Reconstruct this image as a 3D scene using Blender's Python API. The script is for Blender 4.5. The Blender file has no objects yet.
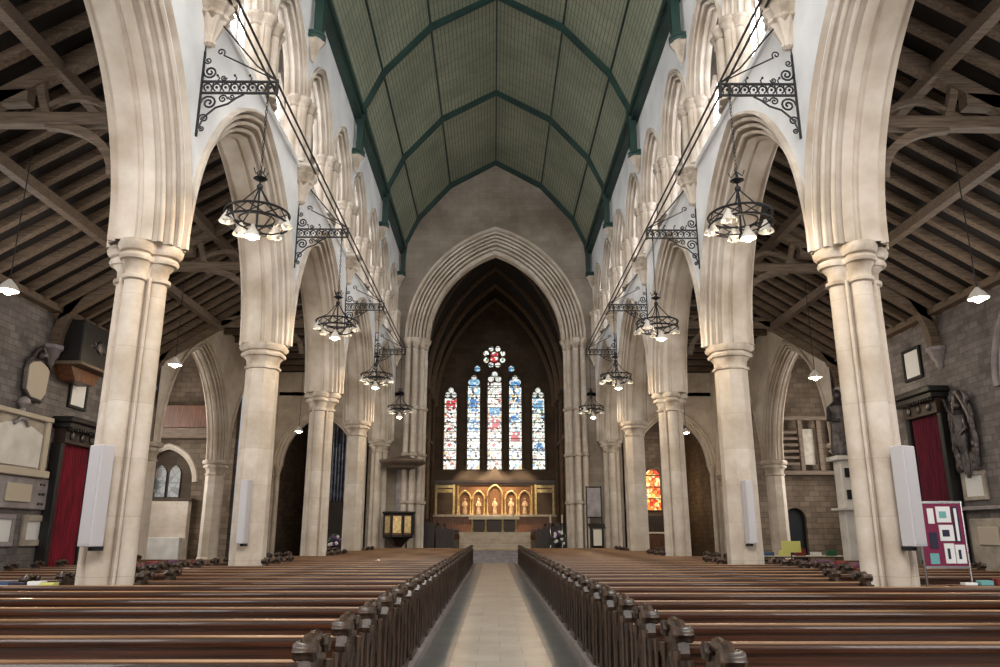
import bpy, math, random
from mathutils import Vector, Matrix
R = math.radians
PI = math.pi
C = bpy.context.scene.collection
SC = bpy.context.scene
random.seed(7)

# ------------------------------------------------------------------ camera
cam = bpy.data.cameras.new('camera')
cam.sensor_width = 36.0
cam.lens = 27.36
cam.clip_end = 300
camo = bpy.data.objects.new('camera', cam)
camo.location = (-0.09, 0, 1.55)
camo.rotation_euler = (R(104.7), 0, R(-0.47))
C.objects.link(camo)
SC.camera = camo

# ------------------------------------------------------------------ world, exposure
w = bpy.data.worlds.new('world'); SC.world = w; w.use_nodes = True
w.node_tree.nodes['Background'].inputs[0].default_value = (0.75, 0.85, 1.0, 1)
w.node_tree.nodes['Background'].inputs[1].default_value = 0.4
SC.view_settings.view_transform = 'Standard'
SC.view_settings.look = 'None'
SC.view_settings.exposure = 0.28
SC.view_settings.gamma = 1.0
SC.view_settings.use_curve_mapping = False
SC.cycles.use_denoising = True
SC.cycles.max_bounces = 7
SC.cycles.diffuse_bounces = 3
SC.cycles.glossy_bounces = 3
SC.cycles.sample_clamp_indirect = 6
SC.cycles.sample_clamp_direct = 30

# ------------------------------------------------------------------ lights
def area(name, loc, rot, sx, sy, power, col=(1, 1, 1)):
    l = bpy.data.lights.new(name, 'AREA'); l.shape = 'RECTANGLE'; l.size = sx; l.size_y = sy
    l.energy = power; l.color = col
    o = bpy.data.objects.new(name, l); o.location = loc; o.rotation_euler = rot; C.objects.link(o)
    return o
def point(name, loc, power, col=(1, .78, .5), r=.12):
    l = bpy.data.lights.new(name, 'POINT'); l.energy = power; l.color = col; l.shadow_soft_size = r
    o = bpy.data.objects.new(name, l); o.location = loc; C.objects.link(o)
    return o
def spot(name, loc, tgt, power, col, ang=60, r=.1):
    l = bpy.data.lights.new(name, 'SPOT'); l.energy = power; l.color = col; l.shadow_soft_size = r
    l.spot_size = R(ang); l.spot_blend = .6
    o = bpy.data.objects.new(name, l); o.location = loc
    o.rotation_euler = (Vector(tgt) - Vector(loc)).to_track_quat('-Z', 'Y').to_euler(); C.objects.link(o)
    return o
WARM = (1, .74, .45)
# added fill light, unseen, high at the west end behind the camera
area('west_fill_light', (0, -6.8, 16), (R(80), 0, 0), 7, 7, 3300, (1, .97, .93))
# unseen fill lights at the west ends of the two aisles
for s in (-1, 1):
    area('aisle_west_light', (s*9.5, -6.8, 4.0), (R(90), 0, 0), 4, 5, 420, (1, .97, .93))
# daylight of the aisle side windows
for s in (-1, 1):
    for y in (1.9, 8.9, 15.98):
        area('aisle_window_light', (s*12.05, y, 5.0), (R(90), 0, R(90*s)), 2.8, 2.6, 130, (1, .98, .95))
    area('transept_fill_light', (s*17.3, 32, 5.5), (R(90), 0, R(90*s)), 5, 5, 500, (1, .95, .88))  # added fill light by the solid transept end wall
    area('chapel_side_light', (s*12.0, 46, 5.5), (R(90), 0, R(90*s)), 4, 4, 160, (1, .93, .85))  # unseen area light beside each chapel side wall
# picture lights over the high altar
for x in (-1.9, 0, 1.9):
    spot('reredos_light', (x*1.1, 57.6, 8.0), (x, 59.7, 4.1), 900 if x else 1900, (1, .80, .56), 60)
for s in (-1, 1):
    point('choir_fill_light', (s*2.8, 50, 5.5), 240, WARM)  # added warm fill lifting the dark chancel vault

# ------------------------------------------------------------------ materials
def mat(name, col, rough=.7, metal=0, **k):
    m = bpy.data.materials.new(name); m.use_nodes = True
    b = m.node_tree.nodes['Principled BSDF']
    b.inputs['Base Color'].default_value = (*col, 1)
    b.inputs['Roughness'].default_value = rough
    b.inputs['Metallic'].default_value = metal
    if 'emit' in k:
        b.inputs['Emission Color'].default_value = (*k['emit'], 1)
        b.inputs['Emission Strength'].default_value = k['es']
    return m
def lin(r, g, b):
    f = lambda c: (c/255/12.92) if c <= 10 else ((c/255+.055)/1.055)**2.4
    return (f(r), f(g), f(b))
def nodes(m):
    nt = m.node_tree
    return nt, nt.nodes['Principled BSDF'], (lambda t: nt.nodes.new(t)), nt.links.new
def noisy(m, c1, c2, scale=3, detail=6, bump=.1, stretch=(1, 1, 1), coord='Object', rrange=None, bscale=None):
    """two-tone noise over the base colour plus bump"""
    nt, b, N, LK = nodes(m)
    tc = N('ShaderNodeTexCoord'); mp = N('ShaderNodeMapping'); mp.inputs['Scale'].default_value = stretch
    LK(tc.outputs[coord], mp.inputs[0])
    n = N('ShaderNodeTexNoise'); n.inputs['Scale'].default_value = scale; n.inputs['Detail'].default_value = detail
    LK(mp.outputs[0], n.inputs['Vector'])
    r = N('ShaderNodeValToRGB'); r.color_ramp.elements[0].position = .32; r.color_ramp.elements[1].position = .68
    r.color_ramp.elements[0].color = (*c1, 1); r.color_ramp.elements[1].color = (*c2, 1)
    LK(n.outputs[0], r.inputs[0]); LK(r.outputs[0], b.inputs['Base Color'])
    if bump:
        n2 = N('ShaderNodeTexNoise'); n2.inputs['Scale'].default_value = bscale or scale*6; n2.inputs['Detail'].default_value = 5
        LK(mp.outputs[0], n2.inputs['Vector'])
        bp = N('ShaderNodeBump'); bp.inputs['Strength'].default_value = bump; bp.inputs['Distance'].default_value = .03
        LK(n2.outputs[0], bp.inputs['Height']); LK(bp.outputs[0], b.inputs['Normal'])
    return m
def masonry(name, c1, c2, mortar, bw=.6, bh=.3, msize=.012, rough=.8, bump=.4, tint=None, tscale=.5, offset=.5):
    """ashlar blocks laid in courses: works on walls facing either way"""
    m = mat(name, c1, rough); nt, b, N, LK = nodes(m)
    tc = N('ShaderNodeTexCoord'); sp = N('ShaderNodeSeparateXYZ'); LK(tc.outputs['Object'], sp.inputs[0])
    ad = N('ShaderNodeMath'); ad.operation = 'ADD'; LK(sp.outputs[0], ad.inputs[0]); LK(sp.outputs[1], ad.inputs[1])
    cb = N('ShaderNodeCombineXYZ'); LK(ad.outputs[0], cb.inputs[0]); LK(sp.outputs[2], cb.inputs[1])
    br = N('ShaderNodeTexBrick'); br.inputs['Scale'].default_value = 1.0; br.offset = offset
    br.inputs['Brick Width'].default_value = bw; br.inputs['Row Height'].default_value = bh
    br.inputs['Mortar Size'].default_value = msize; br.inputs['Mortar Smooth'].default_value = .2
    br.inputs['Color1'].default_value = (*c1, 1); br.inputs['Color2'].default_value = (*c2, 1)
    br.inputs['Mortar'].default_value = (*mortar, 1); br.inputs['Bias'].default_value = -.2
    LK(cb.outputs[0], br.inputs['Vector'])
    n = N('ShaderNodeTexNoise'); n.inputs['Scale'].default_value = tscale; n.inputs['Detail'].default_value = 8
    n.inputs['Roughness'].default_value = .65
    LK(tc.outputs['Object'], n.inputs['Vector'])
    r = N('ShaderNodeValToRGB'); r.color_ramp.elements[0].position = .35; r.color_ramp.elements[1].position = .65
    tn = tint or (.72, .66, .6)
    r.color_ramp.elements[0].color = (*tn, 1); r.color_ramp.elements[1].color = (1, 1, 1, 1)
    LK(n.outputs[0], r.inputs[0])
    mx = N('ShaderNodeMixRGB'); mx.blend_type = 'MULTIPLY'; mx.inputs[0].default_value = 1
    LK(br.outputs[0], mx.inputs[1]); LK(r.outputs[0], mx.inputs[2]); LK(mx.outputs[0], b.inputs['Base Color'])
    n2 = N('ShaderNodeTexNoise'); n2.inputs['Scale'].default_value = 14; n2.inputs['Detail'].default_value = 5
    LK(tc.outputs['Object'], n2.inputs['Vector'])
    sb = N('ShaderNodeMath'); sb.operation = 'MULTIPLY_ADD'; sb.inputs[1].default_value = -.8
    LK(br.outputs['Fac'], sb.inputs[0]); LK(n2.outputs[0], sb.inputs[2])
    bp = N('ShaderNodeBump'); bp.inputs['Strength'].default_value = bump; bp.inputs['Distance'].default_value = .02
    LK(sb.outputs[0], bp.inputs['Height']); LK(bp.outputs[0], b.inputs['Normal'])
    return m

M = {}
M['stone'] = masonry('pale_limestone', lin(218, 208, 196), lin(210, 198, 184), lin(190, 176, 160), 60, .9, .004, tint=(.70, .64, .58), tscale=1.0, bump=.2)
M['arch'] = noisy(mat('arch_limestone', (.6, .5, .4), .8), lin(176, 160, 142), lin(222, 212, 200), 1.1, 8, .15, bscale=16)
M['capital'] = noisy(mat('capital_stone', (.6, .5, .4), .75), lin(158, 142, 124), lin(214, 202, 188), 2.5, 6, .2)
M['plaster'] = noisy(mat('white_plaster', (.8, .8, .8), .85), lin(218, 219, 221), lin(246, 246, 247), .7, 8, .1, bscale=20)
M['eastwall'] = masonry('brown_grey_ashlar', lin(172, 160, 148), lin(158, 146, 134), lin(144, 132, 120), .75, .38, .006, tint=(.5, .47, .42), tscale=.3)
M['aislewall'] = masonry('grey_rubble', lin(138, 132, 130), lin(104, 98, 97), lin(112, 106, 102), .37, .17, .012, tint=(.55, .52, .52), tscale=1.6, bump=.8)
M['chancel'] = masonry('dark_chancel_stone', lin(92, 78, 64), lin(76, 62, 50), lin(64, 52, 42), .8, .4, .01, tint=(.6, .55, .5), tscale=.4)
M['darkstone'] = masonry('brown_transept_stone', lin(128, 112, 96), lin(98, 84, 70), lin(84, 72, 60), .5, .25, .012, tint=(.6, .55, .5), tscale=.8, bump=.5)
M['tile'] = masonry('pale_marble_floor', lin(190, 184, 174), lin(172, 165, 154), lin(130, 122, 112), .6, .6, .005, rough=.28, tint=(.74, .72, .68), tscale=1.5, bump=.05)
M['slate'] = noisy(mat('grey_slate_floor', (.2, .2, .2), .3), lin(78, 80, 80), lin(110, 111, 108), 1.5, 7, .05)
M['floorwood'] = noisy(mat('pew_platform_wood', (.1, .06, .04), .5), lin(40, 26, 20), lin(66, 44, 32), 2, 6, .1)
M['aislefloor'] = masonry('aisle_flagstones', lin(120, 110, 100), lin(96, 88, 80), lin(60, 54, 50), .6, .6, .01, rough=.5, tint=(.7, .7, .7))

def floor_uv(m):
    """floor brick textures read X and Y instead of X+Y and Z"""
    nt = m.node_tree
    for n in nt.nodes:
        if n.type == 'TEX_BRICK':
            tc = [q for q in nt.nodes if q.type == 'TEX_COORD'][0]
            for l in list(n.inputs['Vector'].links): nt.links.remove(l)
            nt.links.new(tc.outputs['Object'], n.inputs['Vector'])
floor_uv(M['tile']); floor_uv(M['aislefloor'])

def wood(name, c1, c2, rough, stretch=(1, 12, 12), bump=.06, scale=2.0, coat=0):
    m = noisy(mat(name, c1, rough), c1, c2, scale, 8, bump, stretch)
    m.node_tree.nodes['Principled BSDF'].inputs['Coat Weight'].default_value = coat
    return m
M['pew'] = wood('varnished_pew_oak', lin(26, 13, 8), lin(86, 48, 28), .32, (.4, 26, 26), coat=.35)
M['pewhighlight'] = wood('highlight_pew_edge_oak', lin(104, 74, 52), lin(176, 138, 104), .3, (.4, 26, 26), coat=.4)  # pale tone paints the bright edge highlights into the pew wood
M['pewend'] = wood('carved_pew_oak', lin(28, 19, 14), lin(74, 54, 40), .42, (12, 12, 1.5), coat=.15)
M['rafter'] = wood('rafter_oak', lin(84, 70, 58), lin(126, 108, 92), .7, (1, 14, 14))
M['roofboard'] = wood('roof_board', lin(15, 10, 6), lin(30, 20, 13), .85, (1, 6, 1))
M['darkwood'] = wood('dark_oak', lin(28, 18, 14), lin(58, 38, 28), .45, (8, 8, 1))
M['blackwood'] = wood('black_carved_oak', lin(9, 8, 8), lin(24, 21, 20), .5, (8, 8, 1))
M['brownwood'] = wood('brown_oak', lin(74, 44, 28), lin(120, 76, 48), .45, (8, 8, 1))
M['iron'] = mat('black_wrought_iron', lin(34, 34, 38), .5, .3)
M['bronze'] = noisy(mat('dark_bronze', (.1, .09, .09), .4, .6), lin(58, 54, 56), lin(104, 98, 98), 6, 5, .3)
M['greenpaint'] = noisy(mat('green_paint_rib', (.03, .1, .08), .5), lin(16, 42, 40), lin(32, 66, 58), 1.2, 6, .05)
M['speaker'] = mat('white_speaker_paint', lin(190, 186, 190), .5)
M['marble'] = noisy(mat('white_marble', (.8, .8, .8), .35), lin(206, 202, 196), lin(232, 230, 226), 2, 8, .03)
M['greymarble'] = noisy(mat('grey_marble', (.5, .5, .5), .4), lin(128, 120, 122), lin(164, 156, 158), 3, 8, .03)
M['ochre'] = noisy(mat('ochre_marble', (.5, .5, .4), .5), lin(146, 136, 124), lin(186, 176, 162), 3, 8, .05)
M['cream'] = mat('cream_stone_panel', lin(196, 184, 166), .6)
M['whitepaper'] = mat('white_paper', lin(232, 232, 232), .6)
M['curtain'] = noisy(mat('crimson_curtain', (.3, .0, .05), .85), lin(96, 8, 26), lin(140, 18, 44), 3, 5, .05, (4, 4, .5))
M['curtain2'] = noisy(mat('maroon_curtain', (.2, .0, .04), .85), lin(78, 10, 32), lin(112, 20, 46), 3, 5, .05, (4, 4, .5))
M['gold'] = noisy(mat('gilded_stone', (.8, .5, .2), .35, .5), lin(214, 176, 110), lin(248, 226, 172), 8, 5, .2)
M['goldbg'] = noisy(mat('mosaic_gold_ground', (.5, .3, .1), .5), lin(84, 52, 30), lin(140, 96, 56), 14, 4, .3)
M['palegold'] = noisy(mat('painted_niche_stone', (.8, .7, .4), .5), lin(170, 150, 96), lin(216, 200, 150), 5, 5, .2)
M['figure'] = noisy(mat('painted_statue', (.5, .3, .2), .6), lin(176, 130, 96), lin(236, 206, 170), 9, 4, .2)
M['greencloth'] = mat('green_altar_carpet', lin(84, 92, 52), .9)
M['linen'] = mat('white_linen', lin(226, 218, 200), .8)
M['purple'] = noisy(mat('purple_hassock_cloth', (.1, .05, .1), .9), lin(70, 44, 66), lin(120, 84, 112), 9, 4, .2)
M['redcloth'] = noisy(mat('red_hassock_cloth', (.2, .03, .03), .9), lin(94, 30, 32), lin(140, 58, 54), 9, 4, .2)
M['greenbook'] = mat('green_book_cloth', lin(38, 92, 62), .7)
M['redbook'] = mat('red_book_cloth', lin(120, 34, 34), .7)
M['bluebook'] = mat('blue_book_cloth', lin(60, 84, 120), .7)
M['yellow'] = mat('yellow_sign_card', lin(216, 214, 120), .6)
M['magenta'] = mat('magenta_board', lin(120, 20, 66), .7)
M['navy'] = mat('navy_print', lin(36, 34, 60), .7)
M['teal'] = mat('teal_print', lin(110, 170, 170), .7)
M['leaf'] = mat('flower_leaf', lin(40, 60, 36), .7)
M['petal'] = mat('white_petal', lin(220, 214, 214), .7)
M['petal2'] = mat('purple_petal', lin(96, 60, 110), .7)
M['silver'] = mat('silver_metal', lin(190, 190, 190), .25, .9)
M['door'] = mat('dark_doorway_fill', lin(24, 28, 36), .8)
M['organ'] = noisy(mat('organ_pipe_metal', (.4, .45, .55), .35, .5), lin(88, 98, 124), lin(150, 158, 180), 3, 3, 0)
M['glow'] = mat('lit_bulb', (1, .9, .7), .4, emit=(1, .86, .62), es=45)
M['bulboff'] = mat('opal_bulb', lin(226, 222, 214), .3, emit=(1, .9, .75), es=.15)
M['shade'] = mat('opal_glass_shade', lin(206, 200, 192), .3, emit=(1, .9, .75), es=.05)
M['candle'] = mat('wax', lin(230, 220, 196), .5)

# daylight glass with lead lines
def glass(name, col, strength, lead=(.03, .03, .03), sc=3.0):
    m = mat(name, (0, 0, 0), .2); nt, b, N, LK = nodes(m)
    tc = N('ShaderNodeTexCoord')
    sp = N('ShaderNodeSeparateXYZ'); LK(tc.outputs['Object'], sp.inputs[0])
    ad = N('ShaderNodeMath'); ad.operation = 'ADD'; LK(sp.outputs[0], ad.inputs[0]); LK(sp.outputs[1], ad.inputs[1])
    cb = N('ShaderNodeCombineXYZ'); LK(ad.outputs[0], cb.inputs[0]); LK(sp.outputs[2], cb.inputs[1])
    br = N('ShaderNodeTexBrick'); br.offset = 0; br.inputs['Brick Width'].default_value = .2; br.inputs['Row Height'].default_value = .28
    br.inputs['Mortar Size'].default_value = .012; br.inputs['Scale'].default_value = 1
    c2 = tuple(c*.8 for c in col)
    br.inputs['Color1'].default_value = (*col, 1); br.inputs['Color2'].default_value = (*c2, 1); br.inputs['Mortar'].default_value = (*lead, 1)
    LK(cb.outputs[0], br.inputs['Vector']); LK(br.outputs[0], b.inputs['Emission Color'])
    b.inputs['Emission Strength'].default_value = strength
    return m
M['dayglass'] = glass('clear_leaded_glass', (.95, .97, 1.0), 7)
M['aisleglass'] = glass('aisle_leaded_glass', (1.0, .97, .9), 2)

def stained(name, seed, strength, stops, scale=6.5):
    """small coloured panes divided by lead, pale canopy work between"""
    m = mat(name, (0, 0, 0), .2); nt, b, N, LK = nodes(m)
    tc = N('ShaderNodeTexCoord'); mp = N('ShaderNodeMapping'); mp.inputs['Location'].default_value = (seed*3.1, 0, seed*1.7)
    LK(tc.outputs['Object'], mp.inputs[0])
    v = N('ShaderNodeTexVoronoi'); v.inputs['Scale'].default_value = scale; LK(mp.outputs[0], v.inputs['Vector'])
    ve = N('ShaderNodeTexVoronoi'); ve.feature = 'DISTANCE_TO_EDGE'; ve.inputs['Scale'].default_value = scale; LK(mp.outputs[0], ve.inputs['Vector'])
    sx = N('ShaderNodeSeparateXYZ'); LK(v.outputs['Color'], sx.inputs[0])
    r = N('ShaderNodeValToRGB'); r.color_ramp.interpolation = 'CONSTANT'
    els = r.color_ramp.elements
    els[0].position = 0; els[0].color = (*stops[0][1], 1); els[1].position = stops[1][0]; els[1].color = (*stops[1][1], 1)
    for p, c in stops[2:]:
        e = els.new(p); e.color = (*c, 1)
    LK(sx.outputs[0], r.inputs[0])
    lt = N('ShaderNodeMath'); lt.operation = 'GREATER_THAN'; lt.inputs[1].default_value = .04; LK(ve.outputs[0], lt.inputs[0])
    # horizontal saddle bars
    sp = N('ShaderNodeSeparateXYZ'); LK(tc.outputs['Object'], sp.inputs[0])
    md = N('ShaderNodeMath'); md.operation = 'FRACT'; ml = N('ShaderNodeMath'); ml.operation = 'MULTIPLY'; ml.inputs[1].default_value = 1.35
    LK(sp.outputs[2], ml.inputs[0]); LK(ml.outputs[0], md.inputs[0])
    g2 = N('ShaderNodeMath'); g2.operation = 'GREATER_THAN'; g2.inputs[1].default_value = .09; LK(md.outputs[0], g2.inputs[0])
    mm = N('ShaderNodeMath'); mm.operation = 'MULTIPLY'; LK(lt.outputs[0], mm.inputs[0]); LK(g2.outputs[0], mm.inputs[1])
    mx = N('ShaderNodeMixRGB'); mx.blend_type = 'MULTIPLY'; mx.inputs[0].default_value = 1
    LK(r.outputs[0], mx.inputs[1]); LK(mm.outputs[0], mx.inputs[2]); LK(mx.outputs[0], b.inputs['Emission Color'])
    b.inputs['Emission Strength'].default_value = strength
    return m
W_ = (.85, .88, .82); W2 = (.62, .62, .52); SK = (.55, .38, .28); BL = (.03, .16, .42); LB = (.2, .42, .6); RD = (.5, .05, .06); GD = (.7, .45, .12); DK = (.03, .03, .04); GN = (.06, .2, .1)
mixA = [(0, W_), (.42, LB), (.5, W2), (.64, DK), (.72, SK), (.82, GD), (.86, W_), (.95, BL)]
mixR = [(0, W_), (.4, SK), (.52, W2), (.66, DK), (.76, GD), (.8, W_), (.93, RD)]
mixB = [(0, W_), (.36, W2), (.56, GN), (.62, DK), (.72, SK), (.84, W_), (.94, LB)]
mixBlue = [(0, BL), (.3, LB), (.5, W2), (.75, W_), (.86, BL)]
mixRed = [(0, RD), (.35, (.7, .05, .05)), (.6, W_), (.75, RD)]
mixSky = [(0, LB), (.35, (.1, .3, .6)), (.6, W_), (.75, LB)]
mixO = [(0, (.9, .2, .04)), (.4, (.9, .45, .1)), (.6, (.6, .05, .02)), (.8, (1, .7, .3))]
M['sgA'] = stained('stained_glass_pale_blue', 1, 1.5, mixA); M['sgR'] = stained('stained_glass_pale_red', 2, 1.4, mixR)
M['sgB'] = stained('stained_glass_pale_green', 3, 1.4, mixB); M['sgBlue'] = stained('stained_glass_blue', 4, 1.3, mixBlue)
M['sgRed'] = stained('stained_glass_red', 5, 1.2, mixRed, 7); M['sgSky'] = stained('stained_glass_sky', 6, 1.2, mixSky, 7)
M['sgO'] = stained('stained_glass_orange', 7, 1.6, mixO, 5); M['sgHead'] = stained('stained_glass_white', 9, 1.0, [(0, W_), (.5, W2), (.75, W_), (.92, LB)], 6)
M['sgDim'] = stained('stained_glass_dim', 8, .12, mixA, 3)

# boarded green ceiling, board lines follow the UVs (u across the slope, v along the nave)
m = mat('green_boarded_ceiling', (.1, .18, .1), .6); nt, b, N, LK = nodes(m)
uv = N('ShaderNodeUVMap'); sp = N('ShaderNodeSeparateXYZ'); LK(uv.outputs[0], sp.inputs[0])
def frac(sock, k, thr):
    a = N('ShaderNodeMath'); a.operation = 'MULTIPLY'; a.inputs[1].default_value = k; LK(sock, a.inputs[0])
    f = N('ShaderNodeMath'); f.operation = 'FRACT'; LK(a.outputs[0], f.inputs[0])
    g = N('ShaderNodeMath'); g.operation = 'LESS_THAN'; g.inputs[1].default_value = thr; LK(f.outputs[0], g.inputs[0])
    return g.outputs[0]
ln = frac(sp.outputs[0], 5.5, .2)
ln2 = frac(sp.outputs[1], 1.42, .04)
n = N('ShaderNodeTexNoise'); n.inputs['Scale'].default_value = .35; n.inputs['Detail'].default_value = 8; n.inputs['Roughness'].default_value = .7
r = N('ShaderNodeValToRGB'); r.color_ramp.elements[0].position = .3; r.color_ramp.elements[1].position = .7
r.color_ramp.elements[0].color = (*lin(118, 124, 106), 1); r.color_ramp.elements[1].color = (*lin(164, 165, 142), 1)
LK(n.outputs[0], r.inputs[0])
tc = N('ShaderNodeTexCoord'); LK(tc.outputs['Object'], n.inputs['Vector'])
mx = N('ShaderNodeMixRGB'); mx.inputs[2].default_value = (*lin(88, 99, 83), 1); LK(r.outputs[0], mx.inputs[1]); LK(ln, mx.inputs[0])
mx2 = N('ShaderNodeMixRGB'); mx2.inputs[2].default_value = (*lin(92, 104, 88), 1); LK(mx.outputs[0], mx2.inputs[1]); LK(ln2, mx2.inputs[0])
LK(mx2.outputs[0], b.inputs['Base Color'])
M['ceiling'] = m

# ------------------------------------------------------------------ mesh builder
class MB:
    def __init__(self): self.v = []; self.f = []
    def add(self, vs, fs, T=None):
        o = len(self.v)
        self.v += [tuple(T @ Vector(p)) if T else tuple(p) for p in vs]
        self.f += [tuple(i + o for i in f) for f in fs]
        return self
    def box(self, x0, x1, y0, y1, z0, z1, T=None):
        return self.add([(x0,y0,z0),(x1,y0,z0),(x1,y1,z0),(x0,y1,z0),(x0,y0,z1),(x1,y0,z1),(x1,y1,z1),(x0,y1,z1)],
            [(0,3,2,1),(4,5,6,7),(0,1,5,4),(1,2,6,5),(2,3,7,6),(3,0,4,7)], T)
    def cbox(self, x0, x1, y0, y1, z0, z1, c, T=None):
        """box with chamfered edges"""
        vs = []; 
        for x, sx in ((x0, 1), (x1, -1)):
            for y, sy in ((y0, 1), (y1, -1)):
                for z, sz in ((z0, 1), (z1, -1)):
                    vs += [(x, y+sy*c, z+sz*c), (x+sx*c, y, z+sz*c), (x+sx*c, y+sy*c, z)]
        I = lambda i, j, k, a: (i*4+j*2+k)*3+a
        fs = [(I(0,0,0,0),I(0,0,1,0),I(0,1,1,0),I(0,1,0,0)), (I(1,0,0,0),I(1,1,0,0),I(1,1,1,0),I(1,0,1,0)),
              (I(0,0,0,1),I(1,0,0,1),I(1,0,1,1),I(0,0,1,1)), (I(0,1,0,1),I(0,1,1,1),I(1,1,1,1),I(1,1,0,1)),
              (I(0,0,0,2),I(0,1,0,2),I(1,1,0,2),I(1,0,0,2)), (I(0,0,1,2),I(1,0,1,2),I(1,1,1,2),I(0,1,1,2))]
        for j in (0,1):
            for k in (0,1):
                fs.append((I(0,j,k,1),I(0,j,k,2),I(1,j,k,2),I(1,j,k,1)))
        for i in (0,1):
            for k in (0,1):
                fs.append((I(i,0,k,0),I(i,0,k,2),I(i,1,k,2),I(i,1,k,0)))
            for j in (0,1):
                fs.append((I(i,j,0,0),I(i,j,0,1),I(i,j,1,1),I(i,j,1,0)))
        for i in (0,1):
            for j in (0,1):
                for k in (0,1): fs.append((I(i,j,k,0),I(i,j,k,1),I(i,j,k,2)))
        return self.add(vs, fs, T)
    def loft(self, rings, closed=True, caps=True, T=None):
        n = len(rings[0]); vs = [p for r in rings for p in r]; fs = []
        for i in range(len(rings)-1):
            for j in range(n if closed else n-1):
                a = i*n+j; b = i*n+(j+1) % n
                fs.append((a, b, b+n, a+n))
        if caps and closed:
            fs.append(tuple(range(n-1, -1, -1))); fs.append(tuple((len(rings)-1)*n+j for j in range(n)))
        return self.add(vs, fs, T)
    def lathe(self, prof, cx=0, cy=0, n=16, T=None, shape=None):
        """prof: list of (r, z); shape(a) gives a radius factor"""
        rings = []
        for r, z in prof:
            rings.append([(cx+(shape(2*PI*j/n) if shape else 1)*r*math.cos(2*PI*j/n), cy+(shape(2*PI*j/n) if shape else 1)*r*math.sin(2*PI*j/n), z) for j in range(n)])
        return self.loft(rings, True, True, T)
    def cyl(self, p0, p1, r, n=8, r1=None):
        return self.tube([p0, p1], [r, r if r1 is None else r1], n)
    def tube(self, path, r, n=6, closed=False, T=None):
        path = [Vector(p) for p in path]; L = len(path); rings = []
        up = None
        for i, p in enumerate(path):
            a = path[i-1] if (i > 0 or closed) else p
            c = path[(i+1) % L] if (i < L-1 or closed) else p
            d = (c-a).normalized()
            if up is None:
                up = Vector((0, 0, 1)) if abs(d.z) < .9 else Vector((0, 1, 0))
            s = d.cross(up)
            if s.length < 1e-6: s = d.cross(Vector((1, 0, 0)))
            s.normalize(); up = s.cross(d).normalized()
            rr = r[i] if isinstance(r, (list, tuple)) else r
            rings.append([tuple(p+(s*math.cos(2*PI*j/n)+up*math.sin(2*PI*j/n))*rr) for j in range(n)])
        if closed: rings.append(rings[0])
        return self.loft(rings, True, not closed, T)
    def bar(self, path, w, h, side=(1, 0, 0), T=None):
        """rectangular section w (along side) by h swept along a path"""
        path = [Vector(p) for p in path]; s = Vector(side).normalized(); rings = []
        for i, p in enumerate(path):
            d1 = (path[i]-path[i-1]).normalized() if i else (path[1]-path[0]).normalized()
            d2 = (path[i+1]-path[i]).normalized() if i < len(path)-1 else d1
            d = (d1+d2).normalized(); nrm = s.cross(d).normalized(); k = 1/max(.5, d.dot(d1))
            rings.append([tuple(p+s*a*w/2+nrm*b_*h/2*k) for a, b_ in ((-1,-1),(1,-1),(1,1),(-1,1))])
        return self.loft(rings, True, True, T)
    def prism(self, poly, f0, f1):
        """poly: list of 2d points, f0/f1 map a 2d point onto the two faces"""
        n = len(poly)
        vs = [f0(*p) for p in poly]+[f1(*p) for p in poly]
        fs = [tuple(range(n)), tuple(range(2*n-1, n-1, -1))]+[(i, (i+1) % n, n+(i+1) % n, n+i) for i in range(n)]
        return self.add(vs, fs)
    def ball(self, c, r, n=10, sx=1, sy=1, sz=1):
        k = n//2+1; rings = []
        for i in range(k+1):
            a = -PI/2+PI*i/k; rr = max(.001, math.cos(a))
            rings.append([(c[0]+sx*r*rr*math.cos(2*PI*j/n), c[1]+sy*r*rr*math.sin(2*PI*j/n), c[2]+sz*r*math.sin(a)) for j in range(n)])
        return self.loft(rings)
    def build(self, name, m, parent=None, smooth=False, loc=None, bevel=0):
        me = bpy.data.meshes.new(name); me.from_pydata(self.v, [], self.f); me.update()
        import bmesh
        bm = bmesh.new(); bm.from_mesh(me); bmesh.ops.recalc_face_normals(bm, faces=bm.faces); bm.to_mesh(me); bm.free()
        o = bpy.data.objects.new(name, me); C.objects.link(o)
        me.materials.append(M[m] if isinstance(m, str) else m)
        if smooth:
            me.polygons.foreach_set('use_smooth', [True]*len(me.polygons))
            try: me.set_sharp_from_angle(angle=R(38))
            except Exception: pass
        if parent: o.parent = parent
        if loc: o.location = loc
        if bevel:
            bv = o.modifiers.new('bevel', 'BEVEL'); bv.width = bevel; bv.segments = 2; bv.limit_method = 'ANGLE'
        return o
def thing(name, label, cat, loc=(0, 0, 0), rotz=0, group=None):
    o = bpy.data.objects.new(name, None); C.objects.link(o); o.empty_display_size = .1
    o.location = loc; o.rotation_euler = (0, 0, rotz); tag(o, label, cat, group); return o
def tag(o, label, cat, group=None):
    o['label'] = label; o['category'] = cat
    if group: o['group'] = group
    return o
def struct(o): o['kind'] = 'structure'; return o
def dup(root, loc, rotz=None, label=None):
    r = root.copy(); C.objects.link(r); r.location = loc
    if rotz is not None: r.rotation_euler = (0, 0, rotz)
    if label: r['label'] = label
    for ch in list(root.children):
        c = ch.copy(); C.objects.link(c); c.parent = r
        for g in list(ch.children):
            d = g.copy(); C.objects.link(d); d.parent = c
    return r
ORD = ['nearest', 'second', 'third', 'fourth', 'fifth', 'sixth', 'seventh', 'eighth', 'ninth', 'tenth', 'eleventh', 'twelfth']
SIDE = {-1: 'left', 1: 'right'}

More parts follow.
